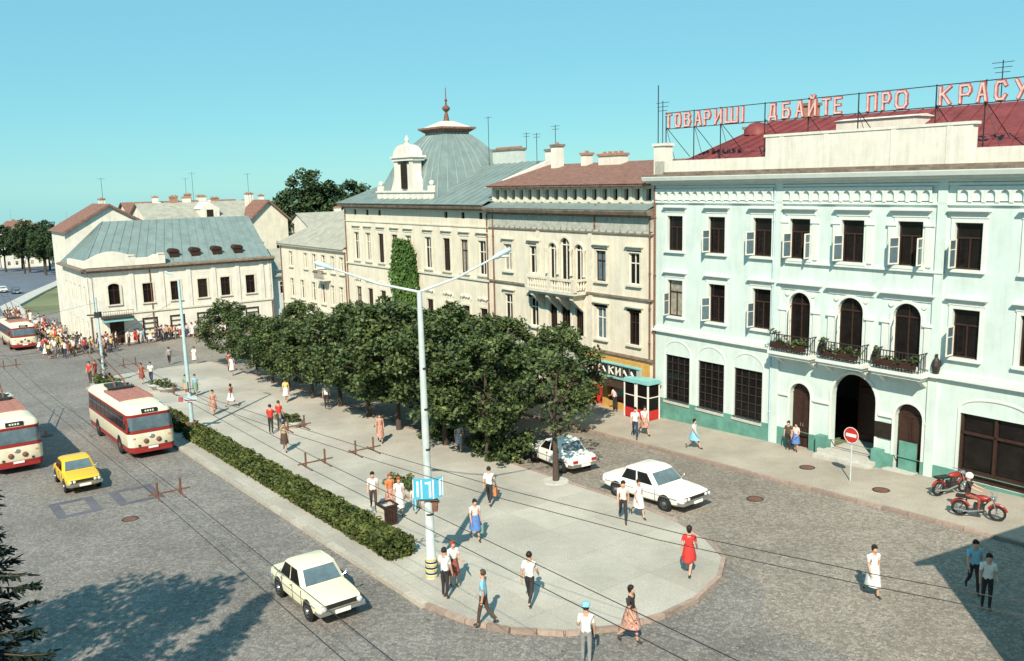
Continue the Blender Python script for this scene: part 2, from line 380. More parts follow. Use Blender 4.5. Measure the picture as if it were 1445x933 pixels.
# ------------------------------------------------------------------ facade helpers
def in_op(ops, x, z): return any(o[0] < x < o[1] and o[2] < z < o[3] for o in ops)
def wall(mb, x0, x1, z0, z1, ops, y=0.0, dep=.28, m=0):
    ops = [o if len(o) > 4 else (*o, 0) for o in ops]
    xs = sorted({x0, x1} | {v for o in ops for v in o[:2] if x0 < v < x1}); zs = sorted({z0, z1} | {v for o in ops for v in o[2:4] if z0 < v < z1})
    for i in range(len(xs)-1):
        for j in range(len(zs)-1):
            a, b, c, d = xs[i], xs[i+1], zs[j], zs[j+1]
            if not in_op(ops, (a+b)/2, (c+d)/2): mb.face([(a,y,c),(b,y,c),(b,y,d),(a,y,d)], m)
    for xa, xb, za, zb, arch in ops:
        yb = y + dep
        if arch:
            rr = (xb-xa)/2; xc = (xa+xb)/2; rise = rr*arch; zs_ = zb - rise; n = 12
            arc = [(xc - rr*math.cos(math.pi*i/n), zs_ + rise*math.sin(math.pi*i/n)) for i in range(n+1)]
            for i in range(n):
                (ax, az), (bx, bz) = arc[i], arc[i+1]
                mb.face([(ax,y,az),(bx,y,bz),(bx,yb,bz),(ax,yb,az)], m)
                cx = xa if i < n/2 else xb
                mb.face([(cx,y,zb),(ax,y,az),(bx,y,bz)], m)
            mb.face([(xa,y,zb),(xc,y,zb),(xb,y,zb)], m) if False else None
        else:
            zs_ = zb; mb.face([(xa,y,zb),(xb,y,zb),(xb,yb,zb),(xa,yb,zb)], m)
        z00 = max(za, z0)
        mb.face([(xa,y,z00),(xa,yb,z00),(xa,yb,zs_),(xa,y,zs_)], m); mb.face([(xb,y,z00),(xb,yb,z00),(xb,yb,zs_),(xb,y,zs_)], m)
        mb.face([(xa,y,z00),(xb,y,z00),(xb,yb,z00),(xa,yb,z00)], m)
def shell(mb, x0, x1, y0, y1, z0, z1, m=0):
    # sides, back and top of a building whose front is built apart
    mb.face([(x0,y0,z0),(x0,y1,z0),(x0,y1,z1),(x0,y0,z1)], m); mb.face([(x1,y0,z0),(x1,y1,z0),(x1,y1,z1),(x1,y0,z1)], m)
    mb.face([(x0,y1,z0),(x1,y1,z0),(x1,y1,z1),(x0,y1,z1)], m); mb.face([(x0,y0,z1),(x1,y0,z1),(x1,y1,z1),(x0,y1,z1)], m)
CACHE = {}
def cached(key, fn):
    if key not in CACHE: CACHE[key] = fn()
    return CACHE[key]
def win_frame(w, h, y=.14, style='cross', fm=None, fw=.07):
    def mk():
        mb = MB(); a = w/2
        mb.box(-a,-a+fw,y,y+.07,0,h); mb.box(a-fw,a,y,y+.07,0,h); mb.box(-a+fw,a-fw,y,y+.07,0,fw); mb.box(-a+fw,a-fw,y,y+.07,h-fw,h)
        if style in ('cross','tee'):
            zt = h*.66; mb.box(-a+fw,a-fw,y-.01,y+.06,zt,zt+fw*.9); mb.box(-fw*.45,fw*.45,y-.005,y+.05,fw,zt)
            if style == 'cross': mb.box(-fw*.4,fw*.4,y-.005,y+.05,zt+fw*.9,h-fw)
        if style == 'arch':
            zt = h - w/2; mb.box(-a+fw,a-fw,y-.01,y+.06,zt,zt+fw); mb.box(-fw*.45,fw*.45,y-.005,y+.05,fw,h-fw)
        if style == 'grid':
            for i in range(1, 4): x = -a + w*i/4; mb.box(x-.02,x+.02,y-.02,y+.03,fw,h-fw)
            for i in range(1, 6): z = h*i/6; mb.box(-a+fw,a-fw,y-.025,y+.025,z-.02,z+.02)
        if style == 'shelf':
            for i in range(1, 4): z = h*i/4; mb.box(-a+fw,a-fw,y-.03,y+.03,z-.035,z+.035)
        return mb.mesh('window', fm)
    return cached(('wf', round(w,2), round(h,2), y, style, fm.name, fw), mk)
def quad_mesh(w, h, y, m, name='pane'):
    def mk():
        mb = MB(); mb.face([(-w/2,y,0),(w/2,y,0),(w/2,y,h),(-w/2,y,h)]); return mb.mesh(name, m, fix=False)
    return cached(('q', round(w,2), round(h,2), y, m.name, name), mk)
def bx_mesh(x0, x1, y0, y1, z0, z1, m, name):
    def mk():
        mb = MB(); mb.box(x0,x1,y0,y1,z0,z1); return mb.mesh(name, m)
    return cached(('b', x0,x1,y0,y1,z0,z1, m.name, name), mk)
def sash_mesh(w, h, m):
    def mk():
        mb = MB(); f = .06
        mb.box(0,f,0,.045,0,h); mb.box(w-f,w,0,.045,0,h); mb.box(f,w-f,0,.045,0,f); mb.box(f,w-f,0,.045,h-f,h); mb.box(f,w-f,.01,.035,h*.62,h*.62+.04)
        return mb.mesh('sash', m)
    return cached(('s', round(w,2), round(h,2), m.name), mk)
def hood_mesh(w, m, drop=0.0, d=.2):
    def mk():
        mb = MB(); a = w/2
        mb.box(-a,a,-d,.0,0,.07); mb.box(-a+.05,a-.05,-d*.65,.0,-.07,0); mb.box(-a+.1,a-.1,-.05,.0,-.28-drop,-.07)
        return mb.mesh('hood_moulding', m)
    return cached(('h', round(w,2), m.name, drop, d), mk)
def arch_mesh(w, h, m, wid=.18, proud=.06, rise=1.0, name='architrave'):
    # flat moulding round an arched opening of width w and height h
    def mk():
        mb = MB(); n = 14; r = w/2; zs = h - r*rise
        inn = [(-r,0),(-r,zs)] + [(-r*math.cos(math.pi*i/n), zs + r*rise*math.sin(math.pi*i/n)) for i in range(1,n)] + [(r,zs),(r,0)]
        ro = r+wid; rh = r*rise+wid
        out = [(-ro,0),(-ro,zs)] + [(-ro*math.cos(math.pi*i/n), zs + rh*math.sin(math.pi*i/n)) for i in range(1,n)] + [(ro,zs),(ro,0)]
        for i in range(len(inn)-1):
            a,b,c,d = inn[i],inn[i+1],out[i+1],out[i]
            mb.face([(p[0],-proud,p[1]) for p in (a,b,c,d)]); mb.face([(d[0],-proud,d[1]),(c[0],-proud,c[1]),(c[0],0,c[1]),(d[0],0,d[1])]); mb.face([(a[0],-proud,a[1]),(b[0],-proud,b[1]),(b[0],0,b[1]),(a[0],0,a[1])])
        return mb.mesh(name, m, fix=False)
    return cached(('a', round(w,2), round(h,2), m.name, wid, proud, rise), mk)
def surround_mesh(w, h, m, wid=.16, proud=.05):
    def mk():
        mb = MB(); a = w/2
        mb.box(-a-wid,-a,-proud,0,-.02,h+wid); mb.box(a,a+wid,-proud,0,-.02,h+wid); mb.box(-a,a,-proud,0,h,h+wid)
        return mb.mesh('architrave', m)
    return cached(('su', round(w,2), round(h,2), m.name, wid, proud), mk)
def add_window(root, x, z, w, h, fm, pm, style='cross', sill=None, hood=None, hood_dz=.45, surround=None, sash=None, sashm=None, y=.14, arch=0, sill_d=.16, name='window'):
    wn = place(name, win_frame(w, h, y, style, fm), root, (x, 0, z))
    place('pane', quad_mesh(w, h, y+.04, pm), wn)
    if sill: place('sill', bx_mesh(-w/2-.18, w/2+.18, -sill_d, .02, -.12, 0.0, sill, 'sill'), wn)
    if hood: place('hood_moulding', hood_mesh(w+.55, hood), wn, (0, 0, h+hood_dz))
    if surround:
        if arch: place('architrave', arch_mesh(w, h, surround), wn)
        else: place('architrave', surround_mesh(w, h, surround), wn)
    if sash:
        for sd, ang in sash:
            o = place('sash', sash_mesh(w*.48, h*.62, sashm), wn, (sd*(w/2-.03), .05, .06))
            o.rotation_euler = (0, 0, (R(-ang) if sd < 0 else R(180+ang)))
            place('pane', quad_mesh(w*.48-.1, h*.62-.1, .02, glassb), o, (w*.24, 0, .05))
    return wn
def roof_panels(parent, A, B, C_, D, n, m, th=.035, seam=.05, name='roof_panel'):
    A, B, C_, D = map(Vector, (A, B, C_, D)); nn = (B-A).cross(D-A).normalized()
    if nn.z < 0: nn = -nn
    for i in range(n):
        k0, k1 = i/n, (i+1)/n
        a, b, c, d = A.lerp(B,k0), A.lerp(B,k1), D.lerp(C_,k1), D.lerp(C_,k0)
        mb = MB(); mb.ext([a, b, c, d] if (c-d).length > 1e-3 else [a, b, c], nn*th)
        sx = (b-a).normalized()*seam
        mb.ext([a+nn*th, a+sx+nn*th, d+sx*.6+nn*th, d+nn*th], nn*.06)
        mb.build(name, m, parent)
def chimney(parent, x, y, z0, z1, w, d, m=None, cap=None):
    mb = MB(); mb.box(x-w/2,x+w/2,y-d/2,y+d/2,z0,z1-.16); mb.box(x-w/2-.08,x+w/2+.08,y-d/2-.08,y+d/2+.08,z1-.16,z1,1)
    n = max(1, int(w/.45))
    for i in range(n): xx = x - w/2 + w*(i+.5)/n; mb.box(xx-.1,xx+.1,y-.1,y+.1,z1,z1+.14,2)
    return mb.build('chimney', [m or whitew, cap or wthr, brick], parent)
def antenna(parent, x, y, z0, z1, bars=3):
    mb = MB(); mb.tube([(x,y,z0),(x,y,z1)], .025, 5)
    for i in range(bars): mb.tube([(x-.5+.08*i,y,z1-.1-.22*i),(x+.5-.08*i,y,z1-.1-.22*i)], .014, 4)
    return mb.build('antenna', wirem, parent)
def pipe(parent, x, y, z0, z1, m, r=.06):
    mb = MB(); mb.tube([(x,y+.05,z1+.3),(x,y-.05,z1),(x,y-.05,z0)], r, 7)
    for k in range(4): z = z0 + (z1-z0)*(k+.5)/4; mb.tube([(x,y-.05,z),(x,y-.05,z+.06)], r*1.35, 7)
    return mb.build('drainpipe', m, parent, True)

# ================================================================== pale green building with the rooftop sign
B = thing('green_plaster_building', 'pale green three storey building with red roof and rooftop letters', 'building', WZ(0,0,0), ROT)
ww3 = [1.67,4.68,7.69,9.93,12.8,15.6,18.15,21.0,24.0]
ops = [(x-.58,x+.58,9.95,11.9) for x in ww3] + [(x-.57,x+.57,6.2,8.28) for x in (1.7,4.76,7.74,18.25,21.0,24.0)]
arch2 = [(10.05,.62),(12.85,.66),(15.65,.66)]
ops += [(x-r,x+r,5.5,8.3,1) for x, r in arch2]
gfw = [1.9,4.4,6.95]
ops += [(x-.93,x+.93,1.2,3.92) for x in gfw]
gdoor = [(10.23,.6,3.75),(13.2,1.15,4.68),(15.97,.65,3.78)]
ops += [(x-r,x+r,-.5,z,1) for x, r, z in gdoor]
bigop = (18.25,21.2,.95,3.85); ops.append(bigop); ops.append((22.1,24.9,1.2,3.85))
mb = MB(); wall(mb, 0, 26, -1.2, 13.95, ops, 0, .3); shell(mb, 0, 26, 0, 12, -1.2, 13.95); mb.build('wall', mint, B, fix=False)
mb = MB(); wall(mb, .02, 25.98, -1.3, 1.28, [(o[0],o[1],o[2],min(o[3],1.28)) for o in ops if o[2] < 1.27], -.07, .09); cuts = sorted([(o[0],o[1]) for o in ops if o[2] < 1.0]); xs_ = [.02] + [v for c in cuts for v in c] + [25.98]
for i in range(0, len(xs_), 2): mb.face([(xs_[i],-.07,1.28),(xs_[i+1],-.07,1.28),(xs_[i+1],0,1.28),(xs_[i],0,1.28)])
mb.build('plinth', teal, B, fix=False)
rnd = random.Random(3)
for i, x in enumerate(ww3):
    ctr = 9 < x < 17
    sh_ = [(-1, 100 + rnd.uniform(-12, 22))] if i in (1,2,3,4,5,6) else None
    if i in (3,5): sh_.append((1, 95))
    wn = add_window(B, x, 9.95, 1.16, 1.95, brownwood, glassd, 'tee', mint_trim, None, surround=mint_trim, sash=sh_, sashm=whitewood)
    place('hood_moulding', hood_mesh(1.9 if ctr else 1.75, mint_trim, 0, .24), wn, (0,0,2.42))
    if ctr:
        for sd in (-1,1): place('pilaster', bx_mesh(-.16,.16,-.09,0,0,1.75,mint_trim,'pilaster'), wn, (sd*.86,0,0)); place('capital', bx_mesh(-.22,.22,-.13,0,0,.12,mint_trim,'capital'), wn, (sd*.86,0,1.75))
for i, x in enumerate((1.7,4.76,7.74,18.25,21.0,24.0)):
    sh_ = [(-1, 96 + rnd.uniform(-14, 22))] if i < 4 else None
    wn = add_window(B, x, 6.2, 1.14, 2.08, brownwood, [glassd, curtain][i in (0,)], 'tee', mint_trim, None, surround=mint_trim, sash=sh_, sashm=whitewood)
    place('hood_moulding', hood_mesh(1.75, mint_trim, 0, .22), wn, (0,0,2.5))
mb = MB(); mb.box(9.2,17.2,-.14,-.005,9.72,9.83); mb.build('sill_course', mint_trim, B)
for x, r in arch2:
    wn = place('balcony_door', win_frame(2*r, 2.8, .16, 'arch', brownwood), B, (x,0,5.5)); place('pane', quad_mesh(2*r, 2.8, .2, glassd), wn)
    place('architrave', arch_mesh(2*r, 2.8, mint_trim, .14, .06), wn); place('hood_moulding', hood_mesh(2*r+1.25, mint_trim, 0, .26), wn, (0,0,3.2))
    for sd in (-1,1):
        place('pilaster', bx_mesh(-.15,.15,-.1,0,0,1.85,mint_trim,'pilaster'), wn, (sd*(r+.34),0,.0)); place('capital', bx_mesh(-.22,.22,-.15,0,0,.13,mint_trim,'capital'), wn, (sd*(r+.34),0,1.85))
        mbr = MB(); mbr.lathe([(.001,-.05),(.13,-.05),(.13,0)],12,axis='y'); place('roundel', cached('roundel', lambda: mbr.mesh('roundel', mint_trim)), wn, (sd*(r+.1),-.01,2.72))
    place('sash', sash_mesh(r*.9, 2.1, whitewood), wn, (-r+.03,.05,.05), rot=(0,0,R(-62)))
    bl = MB(); bl.box(x-1.25,x+1.25,-.85,-.0,5.2,5.38); bl.box(x-1.15,x+1.15,-.75,0,5.06,5.2)
    for sd in (-1,1): bl.ext([(x+sd*.95-.1,0,4.65),(x+sd*.95-.1,-.6,5.06),(x+sd*.95-.1,0,5.06)], (.2,0,0))
    bo = bl.build('balcony', mint_trim, B)
    rl = MB(); 
    for k in range(15): xx = x-1.05+2.1*k/14; rl.box(xx-.012,xx+.012,-.78,-.756,5.38,6.2)
    for sd in (-1,1):
        for k in range(4): yy = -.75+.7*k/4; rl.box(x+sd*1.06-.012,x+sd*1.06+.012,yy-.012,yy+.012,5.38,6.2)
        rl.box(x+sd*1.06-.02,x+sd*1.06+.02,-.79,0,6.2,6.24)
    rl.box(x-1.08,x+1.08,-.79,-.745,6.2,6.245); rl.box(x-1.06,x+1.06,-.785,-.75,5.45,5.48); rl.build('railing', iron, bo)
    bx_ = MB(); bx_.box(x-.98,x+.98,-1.0,-.8,5.55,5.85); bx_.build('flower_box', brownwood, bo)
    lf = MB(); rr = random.Random(int(x*10)); leafcloud(lf, [(x-.9+1.8*k/7+rr.uniform(-.1,.1), -.9+rr.uniform(-.05,.1), 5.9+rr.uniform(-.1,.18) + (.35 if k == 0 else 0)) for k in range(8)], 45, .22, .13, rnd=rr); lf.build('flowers', leafm, bo, fix=False)
for x in (11.45, 14.3, 17.15):    # pots standing between the balconies
    pt = MB(); pt.lathe([(.12,5.38),(.2,5.75),(.16,5.95),(.06,6.1),(.06,6.25)],9,c=(x,-.14,0)); pt.build('urn', iron, B)
mb = MB(); mb.box(0,8.9,-.12,-.003,5.34,5.5); mb.box(0,8.9,-.2,-.003,5.22,5.34); mb.box(17.35,26,-.12,-.003,5.34,5.5); mb.box(17.35,26,-.2,-.003,5.22,5.34); mb.box(8.9,17.35,-.28,-.003,5.22,5.385); mb.build('string_course', mint_trim, B)
for x in (8.72, 17.0): place('pilaster', bx_mesh(-.2,.2,-.1,-.004,-1.2,13.9,mint,'pilaster'), B, (x,0,0))
for x in gfw:
    w_ = add_window(B, x, 1.2, 1.86, 2.72, iron, glassd, 'grid', None, None, y=.1)
    place('sill', bx_mesh(-1.0,1.0,-.12,.02,-.14,0,concrete,'sill'), w_)
    place('blind_arch', arch_mesh(2.0, 3.55, mint_trim, .07, .03, .78), w_)
# doors
for k, (x, r, z) in enumerate(gdoor):
    d = MB(); y = 2.2 if k == 1 else .26
    d.box(x-r,x-.015,y,y+.06,.1,z-r-.03); d.box(x+.015,x+r,y,y+.06,.1,z-r-.03); d.box(x-r,x+r,y-.02,y+.06,z-r-.03,z-r+.07); d.box(x-r,x+r,y+.03,y+.05,z-r+.07,z)
    for sd in (-1,1):
        cx = x + sd*r/2; d.box(cx-r*.33,cx+r*.33,y-.03,y,.4,1.2); d.box(cx-r*.33,cx+r*.33,y-.03,y,1.45,z-r-.25)
    dd = d.build('door', brownwood if k != 2 else brownwood, B)
    for sd in (-1,1):
        h_ = MB(); h_.box(x+sd*.07-.015,x+sd*.07+.015,y-.08,y-.03,1.5,1.68); h_.build('handle', chrome, dd)
    place('architrave', arch_mesh(2*r, z-.3, mint_trim, .13, .05), dd, (x,0,.3))
    if k == 1:
        pv = MB(); pv.box(x-r,x+r,.05,2.2,.4,.86); pv.build('passage_floor', concrete, dd)
    if k == 2:
        g_ = MB(); g_.box(x-.42,x+.42,.02,.08,.5,2.0); g_.build('lower_panel', teal, dd)
st_ = MB()
for k, (d_, z_) in enumerate([(1.3,.62),(.95,.82),(.6,1.0)]): st_.box(13.2-1.5,13.2+1.5,-d_,.1,-.2,z_-.14*1.0)
st_.build('steps', concrete, B)
st2 = MB(); st2.box(15.1,16.9,-.5,.1,-.2,.68); st2.build('doorstep', concrete, B)
for x in (11.72, 14.68): 
    u_ = MB(); u_.box(x-.24,x+.24,-.42,-.08,.2,1.45); u_.build('gate_pier', teal, B)
pl = MB(); pl.box(14.35,15.2,-.06,-.01,1.95,2.7); pl.build('plaque', darkvoid, B)
ib = MB()
for xa, xb in ((8.95,9.55),(10.95,11.9),(14.5,15.2),(16.75,17.0)): ib.box(xa,xb,-.09,-.004,2.98,3.1)
ib.build('impost_band', mint_trim, B)
# large shop opening at the near end
so = MB(); xa, xb, za, zb = bigop
so.box(xa,xb,.2,.26,za,zb); so.box(xa,xb,.1,.2,za,za+.45,1); so.box(xa,xa+.12,.08,.2,za,zb,1); so.box(xb-.12,xb,.08,.2,za,zb,1); so.box((xa+xb)/2-.06,(xa+xb)/2+.06,.08,.2,za,zb,1); so.box(xa,xb,.08,.2,zb-.9,zb-.8,1); so.build('shop_window', [glassd, brownwood], B)
place('blind_arch', arch_mesh(2.95, 3.6, mint_trim, .09, .04, .35), B, ((xa+xb)/2,0,.95))
w_ = add_window(B, 23.5, 1.2, 2.8, 2.65, iron, glassd, 'grid', None, None, y=.1)
# frieze of little arches, string, cornice
mb = MB(); mb.box(0,26,-.1,-.003,12.62,12.74); mb.box(0,26,-.07,-.003,13.45,13.55); mb.build('string_course', mint_trim, B)
def little_arch():
    m_ = MB(); wall(m_, -.271, .271, -.3, .3, [(-.17,.17,-.31,.14,1)], -.1, .1)
    m_.face([(-.271,-.1,.3),(.271,-.1,.3),(.271,0,.3),(-.271,0,.3)]); m_.box(.19,.352,-.13,-.02,-.36,-.29)
    return m_.mesh('frieze_arch', mint_trim, fix=False)
la = little_arch()
x = .45
while x < 25.7:
    if not (8.35 < x < 9.1 or 16.65 < x < 17.4): place('frieze_arch', la, B, (x, -.003, 13.1))
    x += .545
mb = MB()
prof = [(0,13.6),(-.12,13.6),(-.12,13.72),(-.3,13.72),(-.34,13.86),(-.62,13.86),(-.68,14.04),(-.68,14.08),(0,14.16)]
mb.ext([(-.35,y,z) for y, z in prof], (26.7,0,0)); co = mb.build('cornice', mint_trim, B)
mb = MB(); mb.box(-.33,26.3,-.665,.0,14.085,14.21); mb.box(.8,26,-.12,.045,14.21,14.33); mb.build('flashing', wthr, co)
mb = MB(); mb.box(0,26,.05,.35,14.17,14.95); mb.box(7.75,18.05,-.02,.4,14.17,16.0); mb.box(7.65,18.15,-.06,.44,15.9,16.02); mb.box(-.1,.75,.05,.7,14.17,15.85); mb.box(-.18,.83,-.02,.78,15.8,15.95)
for xx in (8.7, 11.2, 14.6, 17.1): mb.box(xx-.12,xx+.12,-.05,0.0,14.2,15.88)
mb.build('attic_parapet', whitew, B)
rf = MB(); x0, x1, ye, yb, zr, ze = .6, 25.9, .5, 11.8, 17.05, 14.5
rx0 = 3.6
rf.face([(x0,ye,ze),(x1,ye,ze),(x1-3,6,zr),(rx0,6,zr)]); rf.face([(x1,ye,ze),(x1,yb,ze),(x1-3,6,zr)]); rf.face([(x1,yb,ze),(x0,yb,ze),(rx0,6,zr),(x1-3,6,zr)]); rf.face([(x0,yb,ze),(x0,ye,ze),(rx0,6,zr)])
rf = rf.build('roof', redroof, B)
roof_panels(rf, (x0,ye,ze),(x1,ye,ze),(x1-3,6,zr),(rx0,6,zr), 26, redroof)
roof_panels(rf, (x0,yb,ze),(x0,ye,ze),(rx0,6,zr),(rx0,6,zr), 8, redroof)
eb = MB(); eb.lathe([(.8,0),(.7,.4),(.4,.65),(.001,.75)],12,c=(3.3,4.9,16.3)); eb.build('roof_turret', redroof, rf, True)
wd = MB(); wd.box(9.4,13.6,3.4,5.0,15.4,16.62); wd.ext([(9.3,3.3,16.62),(9.3,5.1,16.62),(9.3,4.2,16.75)], (4.4,0,0)); wd.build('skylight_box', whitew, rf)
chimney(rf, 5.2, 7.2, 15.5, 18.0, .7, .6, brick); chimney(rf, 1.6, 6.4, 15.0, 16.9, .6, .5, brick)
antenna(rf, .25, .4, 15.9, 18.3); antenna(rf, 16.1, 6.2, 16.9, 19.0)
pipe(B, .12, -.02, 0.1, 13.4, rustm, .07); pipe(B, 8.45, -.02, .3, 13.4, bluemet, .06)
lamp = MB(); lamp.tube([(-.2,.5,15.9),(-.2,.5,19.2)], .03, 5); lamp.build('mast', wirem, rf)
# ------------------------------------------------------------------ rooftop sign
SG = thing('rooftop_sign', 'rooftop sign of faded red and white Cyrillic letters on iron frame', 'sign', WZ(0,0,0), ROT)
STRK = {
 'Т': [((0,1),(1,1)),((.5,1),(.5,0))], 'О': [((.2,1),(.8,1)),((.8,1),(1,.8)),((1,.8),(1,.2)),((1,.2),(.8,0)),((.8,0),(.2,0)),((.2,0),(0,.2)),((0,.2),(0,.8)),((0,.8),(.2,1))],
 'В': [((0,0),(0,1)),((0,1),(.75,1)),((.75,1),(.95,.78)),((.95,.78),(.75,.54)),((.75,.54),(0,.54)),((.75,.54),(1,.3)),((1,.3),(.8,0)),((.8,0),(0,0))],
 'А': [((0,0),(.4,1)),((.4,1),(.6,1)),((.6,1),(1,0)),((.17,.35),(.83,.35))], 'Р': [((0,0),(0,1)),((0,1),(.8,1)),((.8,1),(1,.8)),((1,.8),(1,.62)),((1,.62),(.8,.45)),((.8,.45),(0,.45))],
 'И': [((0,0),(0,1)),((1,0),(1,1)),((0,.05),(1,.95))], 'Ш': [((0,0),(0,1)),((.5,0),(.5,1)),((1,0),(1,1)),((0,0),(1,0))], 'І': [((.5,0),(.5,1))],
 'Д': [((.15,.12),(.3,1)),((.3,1),(.85,1)),((.85,1),(.85,.12)),((0,.12),(1,.12)),((0,.12),(0,-.1)),((1,.12),(1,-.1))],
 'Б': [((0,0),(0,1)),((0,1),(.9,1)),((0,.56),(.8,.56)),((.8,.56),(1,.38)),((1,.38),(1,.18)),((1,.18),(.8,0)),((.8,0),(0,0))],
 'Й': [((0,0),(0,1)),((1,0),(1,1)),((0,.05),(1,.95)),((.2,1.3),(.35,1.18)),((.35,1.18),(.65,1.18)),((.65,1.18),(.8,1.3))],
 'Е': [((0,0),(0,1)),((0,1),(.95,1)),((0,.53),(.8,.53)),((0,0),(.95,0))], 'П': [((0,0),(0,1)),((1,0),(1,1)),((0,1),(1,1))],
 'К': [((0,0),(0,1)),((0,.5),(1,1)),((.25,.62),(1,0))], 'С': [((1,.8),(.8,1)),((.8,1),(.2,1)),((.2,1),(0,.8)),((0,.8),(0,.2)),((0,.2),(.2,0)),((.2,0),(.8,0)),((.8,0),(1,.2))],
 'У': [((0,1),(.5,.45)),((1,1),(.25,0))], '\\': [((.2,.8),(.8,.15)),((.2,.8),(.2,.55))]}
def glyph_mesh(ch, w, h, th, mats, d=.08):
    mb = MB()
    for k, (tk, y0, y1) in enumerate(((th, 0, -d), (th*.5, -d, -d-.03))):
        for (ax, az), (bx, bz) in STRK[ch]:
            a = Vector((ax*w, 0, az*h)); b = Vector((bx*w, 0, bz*h)); dr = (b-a).normalized(); nn = Vector((-dr.z, 0, dr.x))*tk/2; e = dr*tk/2
            yy = random.uniform(0, .004)
            mb.ext([p + Vector((0,y0-yy,0)) for p in (a-nn-e, b-nn+e, b+nn+e, a+nn-e)], (0,y1-y0,0), k)
    return mb.mesh('letter', mats)
LET = [('Т',.08,.57),('О',.79,1.28),('В',1.49,2.01),('А',2.27,2.79),('Р',2.94,3.44),('И',3.69,4.23),('Ш',4.42,5.32),('І',5.45,5.75),('Д',7.23,7.75),('Б',8.05,8.55),('А',8.85,9.34),('Й',9.58,10.06),('Т',10.34,10.84),('Е',10.99,11.45),('П',12.7,13.23),('Р',13.44,13.89),('О',14.09,14.7),('К',16.09,16.64),('Р',16.95,17.49),('А',17.69,18.16),('С',18.41,18.92),('У',19.2,19.75)]
zb_, zt_ = 16.78, 17.6
for ch, xa, xb in LET:
    place('letter', glyph_mesh(ch, xb-xa-.14, zt_-zb_-.14, .15, [signred, pink]), SG, (xa+.07, .86, zb_+.07))
mb = MB(); mb.tube([(-.05,.95,zt_+.05),(20,.95,zt_+.05)], .022, 5); mb.tube([(-.05,.95,zb_-.02),(20,.95,zb_-.02)], .022, 5); mb.build('rail', iron, SG)
for k, x in enumerate((-.02, 2.1, 4.0, 6.9, 9.5, 12.2, 15.9, 18.0, 19.9)):
    mb = MB(); zb2 = 14.7
    mb.tube([(x,.95,zb2),(x,.95,zt_+.1)], .03, 5); mb.tube([(x,.95,zb_+.1),(x+.5,2.4,15.2)], .02, 5); mb.tube([(x,.97,zb_+.05),(x+.8,.97,14.7)], .016, 5); mb.build('post', iron, SG)

# ================================================================== cream house with the triple window and shop
G = 16.7
C2 = thing('cream_balcony_house', 'cream three storey house with triple arched window, balcony and ochre shop', 'building', WZ(16.75,0,0), ROT)
X = lambda s: 16.75 - s
w3 = [14.45, 11.45, 4.58, 1.62]
ops = [(X(s)-.47,X(s)+.47,7.75,9.65) for s in w3] + [(X(s)-.47,X(s)+.47,4.1,6.1) for s in w3]
tri = [(9.38,.42,9.95),(8.1,.5,10.32),(6.7,.42,9.95)]
ops += [(X(s)-r,X(s)+r,7.0,z,1) for s, r, z in tri] + [(X(s)-r,X(s)+r,4.0,z-3.9,1) for s, r, z in tri]
ops += [(X(5.6),X(.55),-1.1,2.0), (X(15.9),X(11.2),-1.1,2.3), (X(10.0),X(6.6),-1.1,2.4)]
mb = MB(); wall(mb, .02, G-.02, -1.8, 12.0, ops, .02, .28); shell(mb, .02, G-.02, .02, 11, -1.8, 12.4); mb.build('wall', cream, C2, fix=False)
rnd = random.Random(5)
for s in w3:
    for z0_, h_, hd in ((7.75,1.9,.35),(4.1,2.0,.28)):
        add_window(C2, X(s), z0_, .94, h_, brownwood if rnd.random() < .5 else whitewood, rnd.choice([glassd, glassd, curtain, glassb]), 'cross', trim, trim, hood_dz=hd, surround=trim, y=.1)
for s, r, z in tri:
    wn = place('window', win_frame(2*r, z-7.0, .12, 'arch', whitewood), C2, (X(s),.02,7.0)); place('pane', quad_mesh(2*r, z-7.0, .17, glassd), wn); place('architrave', arch_mesh(2*r, z-7.0, trim, .13, .07), wn)
    wn = place('window', win_frame(2*r, z-7.9, .12, 'cross', brownwood), C2, (X(s),.02,4.0)); place('pane', quad_mesh(2*r, z-7.9, .17, glassd), wn); place('architrave', arch_mesh(2*r, z-7.9, trim, .13, .05), wn)
for s in (9.98, 8.77, 7.4, 6.12):
    mb = MB(); mb.lathe([(.11,7.9),(.09,8.0),(.08,9.4),(.13,9.55),(.13,9.62)],9,c=(X(s),-.1,0)); mb.build('column', trim, C2, True)
# balcony
mb = MB(); mb.box(X(10.95),X(5.95),-1.15,.0,6.78,6.98); mb.box(X(10.8),X(6.1),-1.0,0,6.62,6.78); bal = mb.build('balcony', trim, C2)
for s in (10.5, 8.9, 7.8, 6.4):
    mb = MB(); mb.ext([(X(s)-.14,0,5.6),(X(s)-.14,-.95,6.45),(X(s)-.14,-.95,6.62),(X(s)-.14,0,6.62)], (.28,0,0)); mb.build('bracket', trim, bal)
def baluster():
    m_ = MB(); m_.lathe([(.05,0),(.08,.12),(.1,.22),(.05,.42),(.05,.5),(.08,.58)],7); return m_.mesh('baluster', trim, True)
bm_ = baluster()
for k in range(19): place('baluster', bm_, bal, (X(10.75)+4.6*k/18, -1.03, 7.06))
for sd in (10.85, 6.05):
    for k in range(4): place('baluster', bm_, bal, (X(sd), -.85+.22*k, 7.06))
mb = MB(); mb.box(X(10.95),X(5.95),-1.13,-.93,7.64,7.78); mb.box(X(10.95),X(5.95),-1.1,-.96,6.98,7.06)
for s in (10.9, 8.45, 6.0): mb.box(X(s)-.13,X(s)+.13,-1.15,-.91,6.98,7.82)
for sd in (10.85, 6.05): mb.box(X(sd)-.09,X(sd)+.09,-.93,0,7.64,7.78)
mb.build('balustrade_rail', trim, bal)
